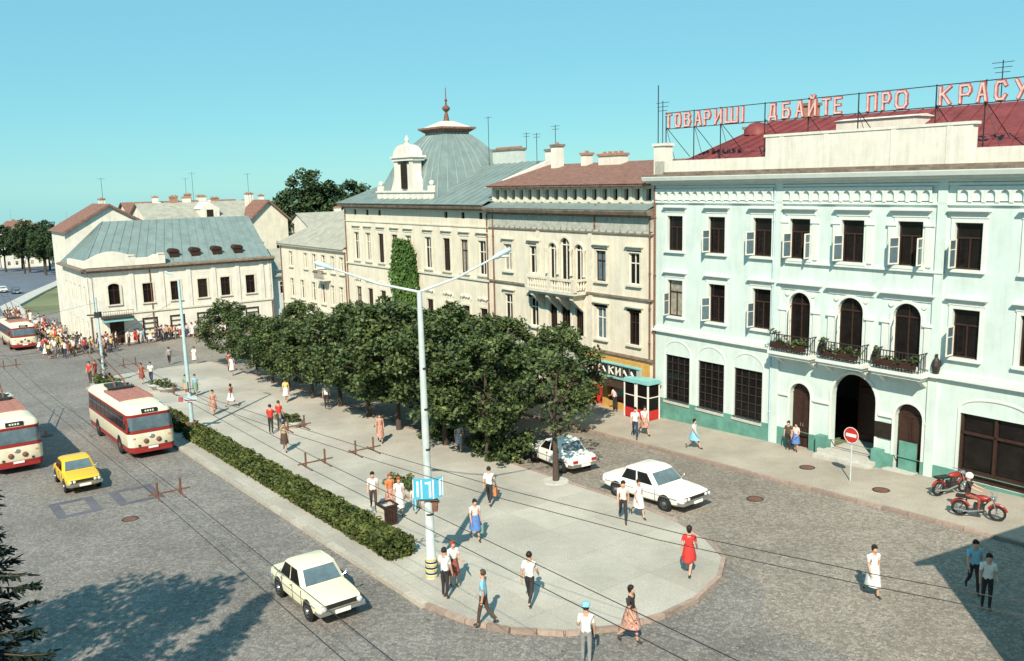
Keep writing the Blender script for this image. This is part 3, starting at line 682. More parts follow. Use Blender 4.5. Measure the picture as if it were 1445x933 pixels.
mb = MB(); mb.box(0,X(11.0),-.12,.015,6.86,6.98); mb.box(X(5.9),G,-.12,.015,6.86,6.98); mb.box(0,G,-.08,.015,10.72,10.82); mb.box(0,G,-.14,.015,3.25,3.4); mb.box(0,G,-.08,.015,3.15,3.25); mb.build('string_course', wthr, C2)
place('pilaster', bx_mesh(-.17,.17,-.06,.015,6.99,10.7,trim,'pilaster'), C2, (X(10.92),0,0)); place('pilaster', bx_mesh(-.17,.17,-.06,.015,3.41,6.85,trim,'pilaster'), C2, (X(5.57),0,0)); place('pilaster', bx_mesh(-.17,.17,-.06,.015,6.99,10.7,trim,'pilaster'), C2, (X(5.57),0,0))
mb = MB(); mb.box(.05,G-.05,-.05,.015,10.95,11.75); fr = mb.build('frieze', greyfr, C2)
def scallop():
    m_ = MB(); n = 8; m_.ext([(-.3,0,.0)] + [(-.3*math.cos(math.pi*i/n),0,-.2*math.sin(math.pi*i/n)) for i in range(1,n)] + [(.3,0,0)], (0,-.05,0)); return m_.mesh('scallop', greyfr)
sc_ = scallop()
for k in range(26): place('scallop', sc_, fr, (.4+.63*k, -.0, 10.96))
mb = MB(); mb.ext([(-.02,y,z) for y, z in [(.015,11.75),(-.15,11.75),(-.2,11.88),(-.5,11.9),(-.6,12.1),(-.6,12.18),(.015,12.3)]], (G+.04,0,0)); mb.build('cornice', wthr, C2)
mb = MB(); mb.face([(0,-.62,12.2),(G,-.62,12.2),(G,.5,12.62),(0,.5,12.62)]); mb.face([(0,-.62,12.185),(G,-.62,12.185),(G,.5,12.4),(0,.5,12.4)]); mb.build('lower_roof', turq, C2, fix=False)
# attic storey with a row of small openings
nat = 17; aops = [(.45+k*.955, .45+k*.955+.42, 12.75, 13.42) for k in range(nat)]
mb = MB(); wall(mb, .1, G-.1, 12.3, 13.62, aops, .35, .25); mb.face([(.1,.6,12.3),(G-.1,.6,12.3),(G-.1,.6,13.6),(.1,.6,13.6)], 1); mb.build('attic_wall', [trim, darkvoid], C2, fix=False)
for k in range(nat+1):
    xx = .45+k*.955-.27; place('attic_pier', bx_mesh(-.12,.12,-.06,0,12.62,13.55,trim,'attic_pier'), C2, (xx, .35, 0))
rf = MB(); x0, x1 = .1, G-.1
rf.ext([(x0,-.25,13.6),(x1,-.25,13.6),(x1,-.25,13.74),(x0,-.25,13.74)], (0,.6,0)); rf.face([(x0,-.3,13.72),(x1,-.3,13.72),(x1,5.5,15.2),(x0,5.5,15.2)]); rf.face([(x0,5.5,15.2),(x1,5.5,15.2),(x1,11.3,13.6),(x0,11.3,13.6)])
rf = rf.build('roof', brownroof, C2, fix=False)
mb = MB(); mb.ext([(x0-.1,-.3,13.6),(x0-.1,5.5,15.55),(x0-.1,11,13.6)], (.3,0,0)); mb.build('party_wall', whitew, rf)
chimney(rf, X(14.4), 4.6, 14.6, 16.6, .75, .6, whitew); chimney(rf, X(11.6), 5.0, 14.8, 15.9, .6, .6, whitew, brick); chimney(rf, X(8.9), 5.0, 14.8, 15.75, 2.2, .7, whitew, brick)
antenna(rf, X(14.6), 4.6, 16.6, 18.0, 2); antenna(rf, X(17.6), 5.2, 15, 17.6, 2)
pipe(C2, X(16.2), .0, -.4, 11.6, rustm); pipe(C2, X(5.1), -.02, 11.0, 12.2, rustm, .06); pipe(C2, X(.3), .0, 3.3, 11.6, rustm)
# ochre shop front
sf = MB(); a, b = X(5.95), X(.3)
sf.box(a,a+.75,-.3,.0,-1.4,2.0); sf.box(a+1.75,a+2.25,-.3,0,-1.4,2.0); sf.box(b-.35,b,-.3,0,-1.4,3.1); sf.box(a,b-.35,-.35,0,2.82,3.1); sf.box(a+2.25,b-.35,-.28,0,-1.4,.35)
shop = sf.build('shop_front', ochre, C2)
mb = MB(); mb.box(a+.75,a+1.75,.1,.16,-1.4,2.0); mb.build('shop_door', redpaint, shop)
mb = MB(); mb.box(a+2.25,b-.35,.12,.16,.35,2.0); mb.box(a+2.3,b-.4,-.05,.1,.4,.65,1); mb.box(a+2.4,a+3.5,0,.1,.65,1.2,2); mb.build('shop_window', [glassd, signred, turqpaint], shop)
mb = MB(); mb.box(a-.05,b-.3,-.62,-.35,1.92,2.02); mb.box(a-.05,b-.3,-.62,-.35,2.78,2.86); mb.box(a-.05,b-.3,-.55,-.35,2.02,2.78,1); sb = mb.build('sign_board', [turqpaint, M('shop_sign_grey', (.33,.36,.33), .7)], shop)
for k, ch in enumerate(['П', 'В', 'Н', '\\', 'К', 'И', '\\', '\\']):
    if ch == 'Н': STRK['Н'] = [((0,0),(0,1)),((1,0),(1,1)),((0,.5),(1,.5))]
    xx = a + .12 + k*.63
    mb = MB(); mb.box(xx,xx+.54,-.6,-.55,2.1,2.7); pn = mb.build('letter_tile', black if k > 2 else signred, sb)
    place('letter', glyph_mesh(ch, .34, .4, .11, [whitewood, whitewood], .02), pn, (xx+.1, -.6, 2.2))
mb = MB(); mb.ext([(a+2.3,-.35,1.9),(a+2.3,-1.2,1.6),(a+2.3,-1.2,1.55),(a+2.3,-.35,1.84)], (2.6,0,0)); mb.build('awning', brownwood, shop)
# the other ground floor openings, half hidden by the trees
for xa, xb, zt in ((X(15.9),X(11.2),2.3),(X(10.0),X(6.6),2.4)):
    mb = MB(); mb.box(xa,xb,.1,.16,-1.4,zt); 
    for k in range(5): xx = xa+(xb-xa)*k/4; mb.box(xx-.06,xx+.06,.0,.1,-1.4,zt,1)
    mb.box(xa,xb,-.02,.08,-1.4,-.3,1); mb.box(xa-.1,xb+.1,-.3,.01,zt+.05,zt+.6,2); mb.build('shop_window', [glassd, brownwood, greyfr], C2)

# ================================================================== cream house with the domed mansard
C1 = thing('domed_cream_house', 'cream house under a green domed mansard roof with ornate white dormer', 'building', WZ(40.6,0,0), ROT)
X = lambda s: 40.6 - s
Wd = 23.8
w3 = [38.25,35.96,33.5,31.0,28.65,25.44,22.62,20.07,17.66]
ops = [(X(s)-.5,X(s)+.5,7.2,9.75) for s in w3] + [(X(s)-.5,X(s)+.5,2.2,4.7) for s in w3]
ocu = [38.33,35.92,33.6,22.61,20.19,17.8]
ops += [(X(s)-.24,X(s)+.24,11.32,11.8) for s in ocu]
mb = MB(); wall(mb, 0, Wd, -2.6, 12.0, ops, 0, .3); shell(mb, 0, Wd, 0, 12, -2.6, 12.2); mb.build('wall', cream_b, C1, fix=False)
for s in ocu: 
    place('attic_window', bx_mesh(-.24,.24,.12,.16,0,.48,darkvoid,'attic_window'), C1, (X(s),0,11.32))
rnd = random.Random(11)
def garland():
    m_ = MB(); m_.ball((0,-.05,0),(.22,.07,.2),8,5)
    for sd in (-1,1):
        pts = [(sd*.15,-.05,.02),(sd*.4,-.05,-.12),(sd*.62,-.05,.02),(sd*.78,-.05,-.25)]; m_.tube(pts, [.09,.1,.07,.03], 6)
    return m_.mesh('garland', trim, True)
gm = garland()
for s in w3:
    wn = add_window(C1, X(s), 7.2, 1.0, 2.55, whitewood if rnd.random() < .6 else brownwood, rnd.choice([glassd, curtain, glassb, glassd]), 'cross', trim, trim, hood_dz=.55, surround=trim, y=.1)
    wn = add_window(C1, X(s), 2.2, 1.0, 2.5, brownwood, rnd.choice([glassd, curtain, glassd]), 'cross', trim, None, surround=trim, y=.1)
    place('garland', gm, C1, (X(s), 0, 5.45))
mb = MB()
for z0_, z1_, d in ((6.75,6.9,.12),(10.7,10.8,.07),(1.2,1.45,.16),(-.1,.1,.1)): mb.box(0,Wd,-d,-.003,z0_,z1_)
mb.build('string_course', trim, C1)
mb = MB(); mb.box(0.02,Wd-.02,-.14,-.003,-2.6,-.1); mb.build('plinth', M('brown_ground_floor', (.40,.27,.19), .8, .15, 2), C1)
for k in range(8):
    xx = 1.8 + k*2.8; mb = MB(); mb.box(xx-.9,xx+.9,-.1,.0,-1.8,.9); mb.box(xx-.8,xx+.8,-.13,-.1,-1.7,.8,1); mb.build('shop_window', [brownwood, glassd], C1)
mb = MB(); mb.ext([(-.1,y,z) for y, z in [(0,11.95),(-.2,11.95),(-.25,12.05),(-.6,12.08),(-.68,12.25),(0,12.38)]], (Wd+.2,0,0)); mb.build('cornice', wthr, C1)
rf = MB(); x0, x1 = -.1, Wd+.1; ze, zr = 12.36, 15.5
rf.face([(x0,-.6,ze),(x1,-.6,ze),(x1,6,zr),(x0+6,6,zr)]); rf.face([(x0,-.6,ze),(x0+6,6,zr),(x0,12.4,ze)]); rf.face([(x0,12.4,ze),(x1,12.4,ze),(x1,6,zr),(x0+6,6,zr)])
rf = rf.build('roof', turq, C1, fix=False)
roof_panels(rf, (x0,-.6,ze),(x1,-.6,ze),(x1,6,zr),(x0+6,6,zr), 24, turq)
mb = MB(); mb.tube([(x0,-.62,ze+.05),(x1,-.62,ze+.05)], .09, 6); mb.build('gutter', turq, rf)
# dome: rectangular plan, convex slope, in vertical sheets
xc, yc = X(29.2), 4.5
def ringpts(k):   # k 0..1 bottom to top
    zs = [12.5,13.9,15.3,16.3,17.1,17.7,18.05]; hs = [4.35,4.05,3.45,2.9,2.3,1.75,1.4]; z = 12.5 + 5.55*k
    for i in range(6):
        if z <= zs[i+1] + 1e-6:
            f = (z-zs[i])/(zs[i+1]-zs[i]); h = hs[i]+(hs[i+1]-hs[i])*f; return h*1.12, h*.96, z
    return hs[-1], hs[-1], z
ns, K = 8, 14
for side in range(4):
    for i in range(ns if side in (0,2) else 8):
        nn_ = ns if side in (0,2) else 8
        mb = MB(); u0, u1 = i/nn_, (i+1)/nn_
        rows = []
        for k in range(K+1):
            hw, hd, z = ringpts(k/K)
            c = [(-hw,-hd),(hw,-hd),(hw,hd),(-hw,hd)]; p, q = Vector(c[side]), Vector(c[(side+1)%4])
            rows.append((p.lerp(q,u0), p.lerp(q,u1), z))
        for k in range(K):
            a0, b0, z0_ = rows[k]; a1, b1, z1_ = rows[k+1]
            mb.face([(xc+a0.x,yc+a0.y,z0_),(xc+b0.x,yc+b0.y,z0_),(xc+b1.x,yc+b1.y,z1_),(xc+a1.x,yc+a1.y,z1_)])
        mb.tube([(xc+a.x,yc+a.y,z) for a, b, z in rows], .045, 4)
        mb.build('roof_panel', turq, rf, fix=False)
mb = MB()
def rbox(hw0, hd0, z0_, hw1, hd1, z1_, m=0):
    A_ = [(xc-hw0,yc-hd0,z0_),(xc+hw0,yc-hd0,z0_),(xc+hw0,yc+hd0,z0_),(xc-hw0,yc+hd0,z0_)]; B_ = [(xc-hw1,yc-hd1,z1_),(xc+hw1,yc-hd1,z1_),(xc+hw1,yc+hd1,z1_),(xc-hw1,yc+hd1,z1_)]
    for i in range(4): j=(i+1)%4; mb.face([A_[i],A_[j],B_[j],B_[i]], m)
    mb.face(B_, m); mb.face(A_, m)
rbox(1.45,1.3,17.85,1.45,1.3,18.25); rbox(1.5,1.35,18.25,1.85,1.7,18.5,1); rbox(1.9,1.75,18.5,1.9,1.75,18.66,1); rbox(1.6,1.45,18.67,.45,.4,19.2,2)
crown_ = mb.build('dome_lantern', [turq, brownroof, trim], rf, fix=False)
mb = MB(); mb.lathe([(.28,19.15),(.16,19.8),(.1,19.95),(.34,20.2),(.34,20.35),(.1,20.55),(.06,20.8),(.14,20.95),(.05,21.1),(.03,22.0)],10,c=(xc,yc,0)); mb.build('finial', rustm, rf, True)
# ornate dormer
dm = MB(); dx = X(29.3)
dm.box(dx-4.9,dx+4.3,.2,1.2,12.4,13.35); dm.box(dx-5.0,dx+4.4,.1,1.3,13.3,13.45)
for xx in (-1.55, 1.0): dm.box(dx+xx,dx+xx+.55,.15,1.0,13.45,15.9)
dm.box(dx-1.0,dx+1.0,.3,2.6,13.45,15.7); dm.box(dx-1.75,dx+1.75,.05,1.2,15.9,16.15); dm.box(dx-1.9,dx+1.9,-.05,1.3,16.15,16.3)
n = 10; dm.ext([(dx-1.6*math.cos(math.pi*i/n),.1,16.3+.95*math.sin(math.pi*i/n)) for i in range(n+1)], (0,1.0,0))
dm.ext([(dx-2.5,.3,13.45),(dx-1.55,.3,13.45),(dx-1.55,.3,15.2)], (0,.5,0)); dm.ext([(dx+1.55,.3,13.45),(dx+2.5,.3,13.45),(dx+1.55,.3,15.2)], (0,.5,0))
for xx in (-4.6, 4.0): dm.box(dx+xx-.25,dx+xx+.25,.2,.7,13.45,13.85); dm.ball((dx+xx,.45,14.05),.22)
dmo = dm.build('dormer', whitew, rf)
mb = MB(); mb.box(dx-.4,dx+.4,.12,.3,13.6,15.5); n=8; mb.ext([(dx-.4*math.cos(math.pi*i/n),.12,15.5+.3*math.sin(math.pi*i/n)) for i in range(n+1)], (0,.18,0)); mb.build('pane', darkvoid, dmo)
mb = MB(); mb.lathe([(.3,17.2),(.15,17.4),(.22,17.6),(.03,18.0)],8,c=(dx,.6,0)); mb.build('finial', trim, dmo)
chimney(rf, X(22.6), 6.2, 14.8, 16.65, 3.6, .7, M('pale_chimney', (.5,.55,.52), .8, .1)); chimney(rf, X(17.4), 6.5, 14.5, 16.4, .8, .7, whitew)
antenna(rf, X(24.4), 5.5, 14.8, 19.3, 1); antenna(rf, X(20.2), 6.2, 16.6, 17.8, 2); antenna(rf, X(39.2), 5.5, 14.0, 17.5, 1)
pipe(C1, .2, 0, -2.0, 11.6, rustm); pipe(C1, Wd-.15, 0, -.8, 11.6, rustm)
# ivy on the front
IV = tag(MB(), None) if False else thing('ivy', 'tall clipped panel of green ivy climbing the domed cream house front', 'ivy', WZ(29.1,0,gzs(29)), ROT)
rnd = random.Random(21); lb = MB(); zg = gzs(29)
for _ in range(7000):
    z = rnd.uniform(0, 1)**.9 * (9.45-.5-zg) + .5; top = 9.45 - zg
    hw = 2.0 + .35*(1 - z/top); x = rnd.uniform(-1,1)*hw
    if z > top - .9 and abs(x) > hw - (z-(top-.9))*.9: continue
    y = -rnd.uniform(.12, .55) - .15*math.sin(z*1.3+x); c = Vector((x, y, z)); sz = rnd.uniform(.16,.3)
    n_ = Vector((rnd.gauss(0,.45), -1, rnd.gauss(.2,.45))).normalized(); a_ = n_.cross(Vector((0,0,1))).normalized(); a_ = (a_*math.cos(q_) + n_.cross(a_)*math.sin(q_)) if (q_ := rnd.uniform(0,6.28)) else a_; b_ = n_.cross(a_)
    lb.face([c-a_*sz*.5, c-b_*sz*.45, c+a_*sz*.5, c+b_*sz*.45])
lb.build('leaves', leafi, IV, fix=False)
mb = MB()
for k in range(6): xx = -1.6+.64*k; mb.tube([(xx*.4,-.06,-.1),(xx*.8,-.07,3),(xx,-.08,8.5)], [.06,.045,.02], 5)
mb.build('stem', bark, IV)

# ================================================================== low house at the far end of the row
SB = thing('low_cream_house', 'low two storey cream house with grey tiled hip roof', 'building', WZ(57,0,0), ROT)
X = lambda s: 57 - s
wu = [54.2,50.3,48.1,45.9,43.75,41.75]; wl = [54.2,51.5,48.6,46.3,44.1,42.1]
ops = [(X(s)-.42,X(s)+.42,5.6,7.2) for s in wu] + [(X(s)-.45,X(s)+.45,2.3,4.3) for s in wl]
mb = MB(); wall(mb, 0, 16.3, -3.2, 7.9, ops, .03, .25); shell(mb, 0, 16.3, .03, 11, -3.2, 7.9); mb.build('wall', cream, SB, fix=False)
rnd = random.Random(4)
for s in wu: add_window(SB, X(s), 5.6, .84, 1.6, whitewood, rnd.choice([glassd, curtain, brownwood]), 'cross', trim, None, surround=trim, y=.12)
for s in wl: add_window(SB, X(s), 2.3, .9, 2.0, whitewood, rnd.choice([glassd, curtain]), 'cross', trim, None, surround=trim, y=.12)
mb = MB(); mb.box(0,16.3,-.08,.025,1.4,1.6); mb.build('string_course', trim, SB)
mb = MB(); mb.box(X(46.8),X(44.4),-.8,.02,4.75,4.9); bb = mb.build('balcony', trim, SB)
mb = MB()
for k in range(13): xx = X(46.7)+2.2*k/12; mb.box(xx-.015,xx+.015,-.75,-.72,4.9,5.7)
mb.box(X(46.75),X(44.45),-.76,-.71,5.7,5.75); mb.build('railing', iron, bb)
mb = MB(); mb.ext([(-.25,y,z) for y, z in [(.03,7.7),(-.25,7.75),(-.35,7.95),(.03,8.05)]], (16.5,0,0)); mb.build('cornice', trim, SB)
rf = MB(); rf.face([(-.3,-.4,7.98),(16.3,-.4,7.98),(16.3,5.5,11.6),(5.5,5.5,11.6)]); rf.face([(-.3,-.4,7.98),(5.5,5.5,11.6),(-.3,11.2,7.98)]); rf.face([(-.3,11.2,7.98),(16.3,11.2,7.98),(16.3,5.5,11.6),(5.5,5.5,11.6)])
rf = rf.build('roof', greyroof, SB, fix=False)
chimney(rf, 10.5, 5.8, 11, 12.4, .7, .6, whitew)
pipe(SB, .15, .0, -2.4, 7.6, rustm); pipe(SB, 16.1, .0, -2.0, 7.6, rustm)
# ================================================================== white corner house across the side street (front faces the square)
LR = R(36)
def LW(t, z=0.0): return WZ(67, t, z)
L = thing('white_corner_house', 'white two storey corner house with green sheet roof and curved parapet', 'building', WZ(67, 18, 0), LR)
X = lambda t: 18 - t
LW_ = 20.6
wu = [11.75,8.73,5.7,3.05,.05]
ops = [(X(t)-.55,X(t)+.55,1.6,3.75) for t in wu] + [(X(15.3)-.6,X(15.3)+.6,1.7,4.0,.6)]
ops += [(X(t)-.85,X(t)+.85,-2.5,-.1) for t in (11.78,8.78,5.75,2.9,.05)] + [(X(15.3)-.75,X(15.3)+.75,-3.0,-.2)]
mb = MB(); wall(mb, 0, LW_, -3.6, 5.5, ops, 0, .3); mb.face([(LW_,0,-3.6),(LW_,13,-3.6),(LW_,13,5.5),(LW_,0,5.5)]); mb.face([(0,13,-4),(LW_,13,-4),(LW_,13,5.5),(0,13,5.5)])
# flank on the avenue, in the plane x = 0
fl = MB(); fops = [(.9+k*2.5, 2.0+k*2.5, 1.6, 3.75) for k in range(5)] + [(.9+k*2.5, 2.0+k*2.5, -2.4, -.1) for k in range(5)]
wall(fl, 0, 13, -4, 5.5, fops, 0, .3)
base = len(mb.v); mb.v += [(p[1], p[0], p[2]) for p in fl.v]; mb.f += [tuple(base+i for i in f) for f in fl.f]; mb.m += fl.m
mb.face([(0,0,5.5),(LW_,0,5.5),(LW_,13,5.5),(0,13,5.5)])
mb.build('wall', whitew, L, fix=False)
for t in wu: add_window(L, X(t), 1.6, 1.1, 2.15, brownwood, glassd, 'cross', trim, None, surround=trim, y=.12)
w_ = add_window(L, X(15.3), 1.7, 1.2, 2.3, brownwood, glassd, 'cross', trim, None, surround=None, y=.12); place('architrave', arch_mesh(1.2, 2.3, trim, .2, .12, .6), w_)
for t in (11.78,8.78,5.75,2.9,.05): (lambda o: place('pane', quad_mesh(1.7, 2.4, .14, whitewood), o))(place('shop_window', win_frame(1.7, 2.4, .04, 'shelf', brownwood, .17), L, (X(t),0,-2.5)))
for k in range(5):
    for z0_ in (1.6, -2.4):
        o = place('window', win_frame(1.1, 2.15, .12, 'cross', whitewood), L, (0, 1.45+k*2.5, z0_), rz=R(-90)); place('pane', quad_mesh(1.1, 2.15, .16, glassd), o)
mb = MB(); xx = X(15.3); mb.box(xx-.7,xx-.02,.15,.22,-3.1,-.25); mb.box(xx+.02,xx+.7,.15,.22,-3.1,-.25); mb.box(xx-.7,xx+.7,.12,.24,-1.0,-.9); mb.build('door', brownwood, L)
mb = MB(); mb.box(xx-1.6,xx+1.6,-1.3,0,.25,.4); mb.box(xx-1.5,xx+1.5,-1.2,0,-.05,.25,1); mb.build('canopy', [iron, turqpaint], L)
mb = MB()
for k in range(14): q = xx-1.5+3.0*k/13; mb.box(q-.015,q+.015,-1.28,-1.25,.4,1.1)
mb.box(xx-1.55,xx+1.55,-1.3,-1.24,1.1,1.15); mb.build('railing', iron, L)
mb = MB(); mb.box(0,LW_,-.12,-.003,.55,.75); mb.box(0,LW_,-.08,-.003,-3.6,-2.75,1)
mb.build('string_course', [trim, M('brown_plinth', (.25,.12,.09), .8)], L)
for t in (17.7, 13.4, 10.2, 7.2, 4.35, 1.55, -1.4, -2.4): place('pilaster', bx_mesh(-.25,.25,-.1,-.003,.75,5.3,whitew,'pilaster'), L, (X(t),0,0))
mb = MB(); mb.ext([(-.4,y,z) for y, z in [(0,5.3),(-.2,5.3),(-.3,5.5),(-.6,5.55),(-.6,5.72),(0,5.85)]], (LW_+.8,0,0)); mb.ext([(x,13.3,z) for x, z in [(0,5.3),(-.3,5.5),(-.6,5.55),(-.6,5.72),(0,5.85)]], (0,-13.9,0)); mb.build('cornice', wthr, L)
# corner parapet
mb = MB(); n = 12; pk = []
x0, x1 = X(18.2), X(9.7); xm = X(15.3)
pk = [(x0,5.86),(x1,5.86),(x1,6.9),(xm+4.4,6.9),(xm+3.9,6.65)]
pk += [(xm+2.6-5.2*i/n, 6.65+.85*math.sin(math.pi*i/n)) for i in range(n+1)] + [(x0,6.65)]
mb.ext([(x,-.35,z) for x, z in pk], (0,.45,0)); mb.ext([(-.35+.05,.12,5.86),(-.35+.05,8,5.86),(-.35+.05,8,6.5),(-.35+.05,.12,6.65)], (.35,0,0)); mb.build('parapet', whitew, L)
for q in (x1-.4, x1-3.6):
    mb = MB(); mb.box(q-.35,q+.35,-.42,.15,6.9,7.05); mb.build('parapet_cap', trim, L)
rf = MB(); e0, e1, zr = 5.75, 13.2, 10.5
rf.face([(-.1,.15,e0),(LW_+.1,.15,e0),(LW_+.1,6.8,zr),(3.6,6.8,zr)]); rf.face([(-.1,.15,e0),(3.6,6.8,zr),(-.1,13.2,e0)]); rf.face([(-.1,13.2,e0),(LW_+.1,13.2,e0),(LW_+.1,6.8,zr),(3.6,6.8,zr)]); rf.face([(LW_+.1,.15,e0),(LW_+.1,13.2,e0),(LW_+.1,6.8,zr)])
rf = rf.build('roof', turq, L, fix=False)
roof_panels(rf, (-.1,.15,e0),(LW_+.1,.15,e0),(LW_+.1,6.8,zr),(3.6,6.8,zr), 20, turq); roof_panels(rf, (-.1,13.2,e0),(-.1,.15,e0),(3.6,6.8,zr),(3.6,6.8,zr), 8, turq)
for t in (8.3, 5.9, 3.4, .9):
    mb = MB(); q = X(t); mb.box(q-.5,q+.5,.9,2.6,6.2,6.95); n=8; mb.ext([(q-.6*math.cos(math.pi*i/n),.8,6.95+.4*math.sin(math.pi*i/n)) for i in range(n+1)], (0,1.9,0)); mb.build('dormer_vent', brownwood, rf)
pipe(L, .15, 0, -2.9, 5.3, rustm); pipe(L, X(13.2)+1.8, 0, -2.9, 5.3, rustm); pipe(L, LW_-.15, 0, -2.9, 5.3, rustm)

# ------------------------------------------------------------------ plainer houses behind
def house(name, label, s, t, w, d, z0, ze, zr, wm, rm, ridge='x', rz=LR, nw=3, storeys=2, chim=2, dormer=0, group=None, hip=0.0, seed=1, wall_top=None):
    h = thing(name, label, 'house', WZ(s, t, 0), rz, group); rn = random.Random(seed)
    ops = []
    step = w/nw; sh = (ze - z0)/storeys
    for f in range(storeys):
        for k in range(nw): xx = step*(k+.5); ops.append((xx-.5, xx+.5, z0+sh*f+sh*.32, z0+sh*f+sh*.32+1.5))
    mb = MB(); wall(mb, 0, w, z0, ze, ops, 0, .2); shell(mb, 0, w, 0, d, z0, ze)
    if ridge == 'y': mb.face([(0,0,ze),(w,0,ze),(w/2,0,zr-.05)]); mb.face([(0,d,ze),(w,d,ze),(w/2,d,zr-.05)])
    elif hip == 0: mb.face([(0,0,ze),(0,d,ze),(0,d/2,zr-.05)]); mb.face([(w,0,ze),(w,d,ze),(w,d/2,zr-.05)])
    mb.build('wall', wm, h, fix=False)
    for o in ops:
        wn = place('window', win_frame(1.0, 1.5, .08, 'cross', whitewood), h, ((o[0]+o[1])/2, 0, o[2])); place('pane', quad_mesh(1.0, 1.5, .12, rn.choice([glassd, glassd, curtain])), wn)
    rf = MB(); e = .4
    if ridge == 'x':
        rf.face([(-e+0,-e,ze-.1),(w+e,-e,ze-.1),(w+e-hip,d/2,zr),(-e+hip,d/2,zr)]); rf.face([(-e,d+e,ze-.1),(w+e,d+e,ze-.1),(w+e-hip,d/2,zr),(-e+hip,d/2,zr)])
        if hip: rf.face([(-e,-e,ze-.1),(-e+hip,d/2,zr),(-e,d+e,ze-.1)]); rf.face([(w+e,-e,ze-.1),(w+e-hip,d/2,zr),(w+e,d+e,ze-.1)])
        rf.box(-e,w+e,-e-.06,-e+.04,ze-.22,ze-.06)
    else:
        rf.face([(-e,-e,ze-.1),(-e,d+e,ze-.1),(w/2,d+e,zr),(w/2,-e,zr)]); rf.face([(w+e,-e,ze-.1),(w+e,d+e,ze-.1),(w/2,d+e,zr),(w/2,-e,zr)])
        for sd in (0, 1):
            a, b = ((-e, ze-.1), (w/2, zr)) if sd == 0 else ((w+e, ze-.1), (w/2, zr))
            rf.ext([(a[0],-e-.03,a[1]+.02),(b[0],-e-.03,b[1]+.02),(b[0],-e-.03,b[1]-.28),(a[0],-e-.03,a[1]-.28)], (0,.08,0))
    rf = rf.build('roof', rm, h, fix=False)
    for k in range(chim):
        xx = w*(.2+.6*(k+.5)/chim) + rn.uniform(-.5,.5); chimney(rf, xx, d*rn.uniform(.42,.6), (ze+zr)/2, zr+rn.uniform(.5,1.1), rn.uniform(.6,1.1), .6, rn.choice([whitew, brick]), brick)
    if chim: antenna(rf, w*rn.uniform(.3,.7), d*.5, zr-.5, zr+rn.uniform(3.0,4.5), 1)
    for k in range(dormer):
        xx = w*(k+.5)/dormer + rn.uniform(-.6,.6); dw = 1.3
        mb = MB(); zz = ze + (zr-ze)*.25; mb.box(xx-dw,xx+dw,d*.1,d*.45,ze,zz+1.0); mb.ext([(xx-dw-.15,d*.1,zz+1.0),(xx+dw+.15,d*.1,zz+1.0),(xx,d*.1,zz+1.9)], (0,d*.35,0)); dd = mb.build('dormer', wm, rf)
        mb = MB(); mb.box(xx-.45,xx+.45,d*.1-.04,d*.1+.02,zz-.1,zz+.9); mb.build('pane', darkvoid, dd)
    return h
house('gabled_white_house', 'white house with tall gable and chimney behind the corner house', 83, 16.9, 10.6, 9, -4, 9.2, 12.4, whitew, brownroof, 'y', nw=3, chim=1, seed=2)
house('long_white_house', 'long white house with dark roof, dormer and chimneys behind the green sheet roof', 86, 6.0, 15.5, 12, -4, 9.6, 12.2, whitew, greyroof, 'x', nw=6, chim=4, dormer=1, seed=3)
house('white_attic_house', 'white house with attic gable and brick chimneys left of the tall trees', 84, -6.6, 5.4, 10, -4, 9.6, 12.3, cream, brownroof, 'y', nw=2, chim=2, seed=5)
house('brick_roof_house', 'pale house with brick chimneys above its dark roof', 104, 4, 17, 10, -5, 9.6, 12.2, cream, brownroof, 'x', nw=6, chim=4, dormer=2, seed=8)
house('stone_garden_house', 'weathered pale house below the tall trees', 92, -19, 14, 10, -4, 7.6, 9.9, whitew, greyroof, 'x', nw=5, chim=1, seed=9)
house('low_blue_annexe', 'narrow pale blue annexe beside the low cream house', 68.0, -3.0, 6.0, 9, -3.6, 3.4, 6.3, M('pale_blue_wall', (.50,.56,.56), .85, .1), greyroof, 'x', nw=2, chim=0, seed=10)
# the avenue's far houses
house('far_white_villa', 'far white villa with brown roof above the avenue trees', 345, -6, 13, 12, -14.5, .4, 3.6, whitew, brownroof, 'x', nw=5, storeys=3, chim=2, hip=3, seed=12)
house('far_grey_roof_house', 'far white house with grey roof at the end of the avenue', 338, -20, 12, 12, -14.5, -1.0, 1.8, whitew, greyroof, 'x', nw=5, storeys=3, chim=1, hip=3, seed=13)
house('far_cream_house', 'far cream house partly hidden by the avenue trees', 360, 8, 14, 12, -15, -2.0, .6, cream, brownroof, 'x', nw=5, storeys=3, chim=1, hip=2, seed=14)
house('avenue_white_kiosk_house', 'small white house with red plinth standing behind the avenue trees', 172, -1.5, 7, 8, -7.2, -1.6, -.2, whitew, greyroof, 'x', nw=2, chim=0, hip=2, seed=15)
# the house the picture is taken from, and its neighbour: both behind or beside the viewpoint
house('viewpoint_house', 'tall grey house standing behind the viewpoint', 0, 0, 30, 14, -.5, 12.6, 17.5, whitew, brownroof, 'x', rz=math.pi, nw=8, storeys=3, chim=2, seed=17).location = (13, -3.0, 0)
nb = house('neighbour_house', 'two gabled house at the near end of the square beside the pale green building', 0, 0, 7, 9, 0, 9.4, 12.6, cream, brownroof, 'y', rz=R(-62), nw=2, storeys=2, chim=1, seed=18); nb.location = (14.2, 19.4, 0)
nb.location = (12.5, 19.0, 0)
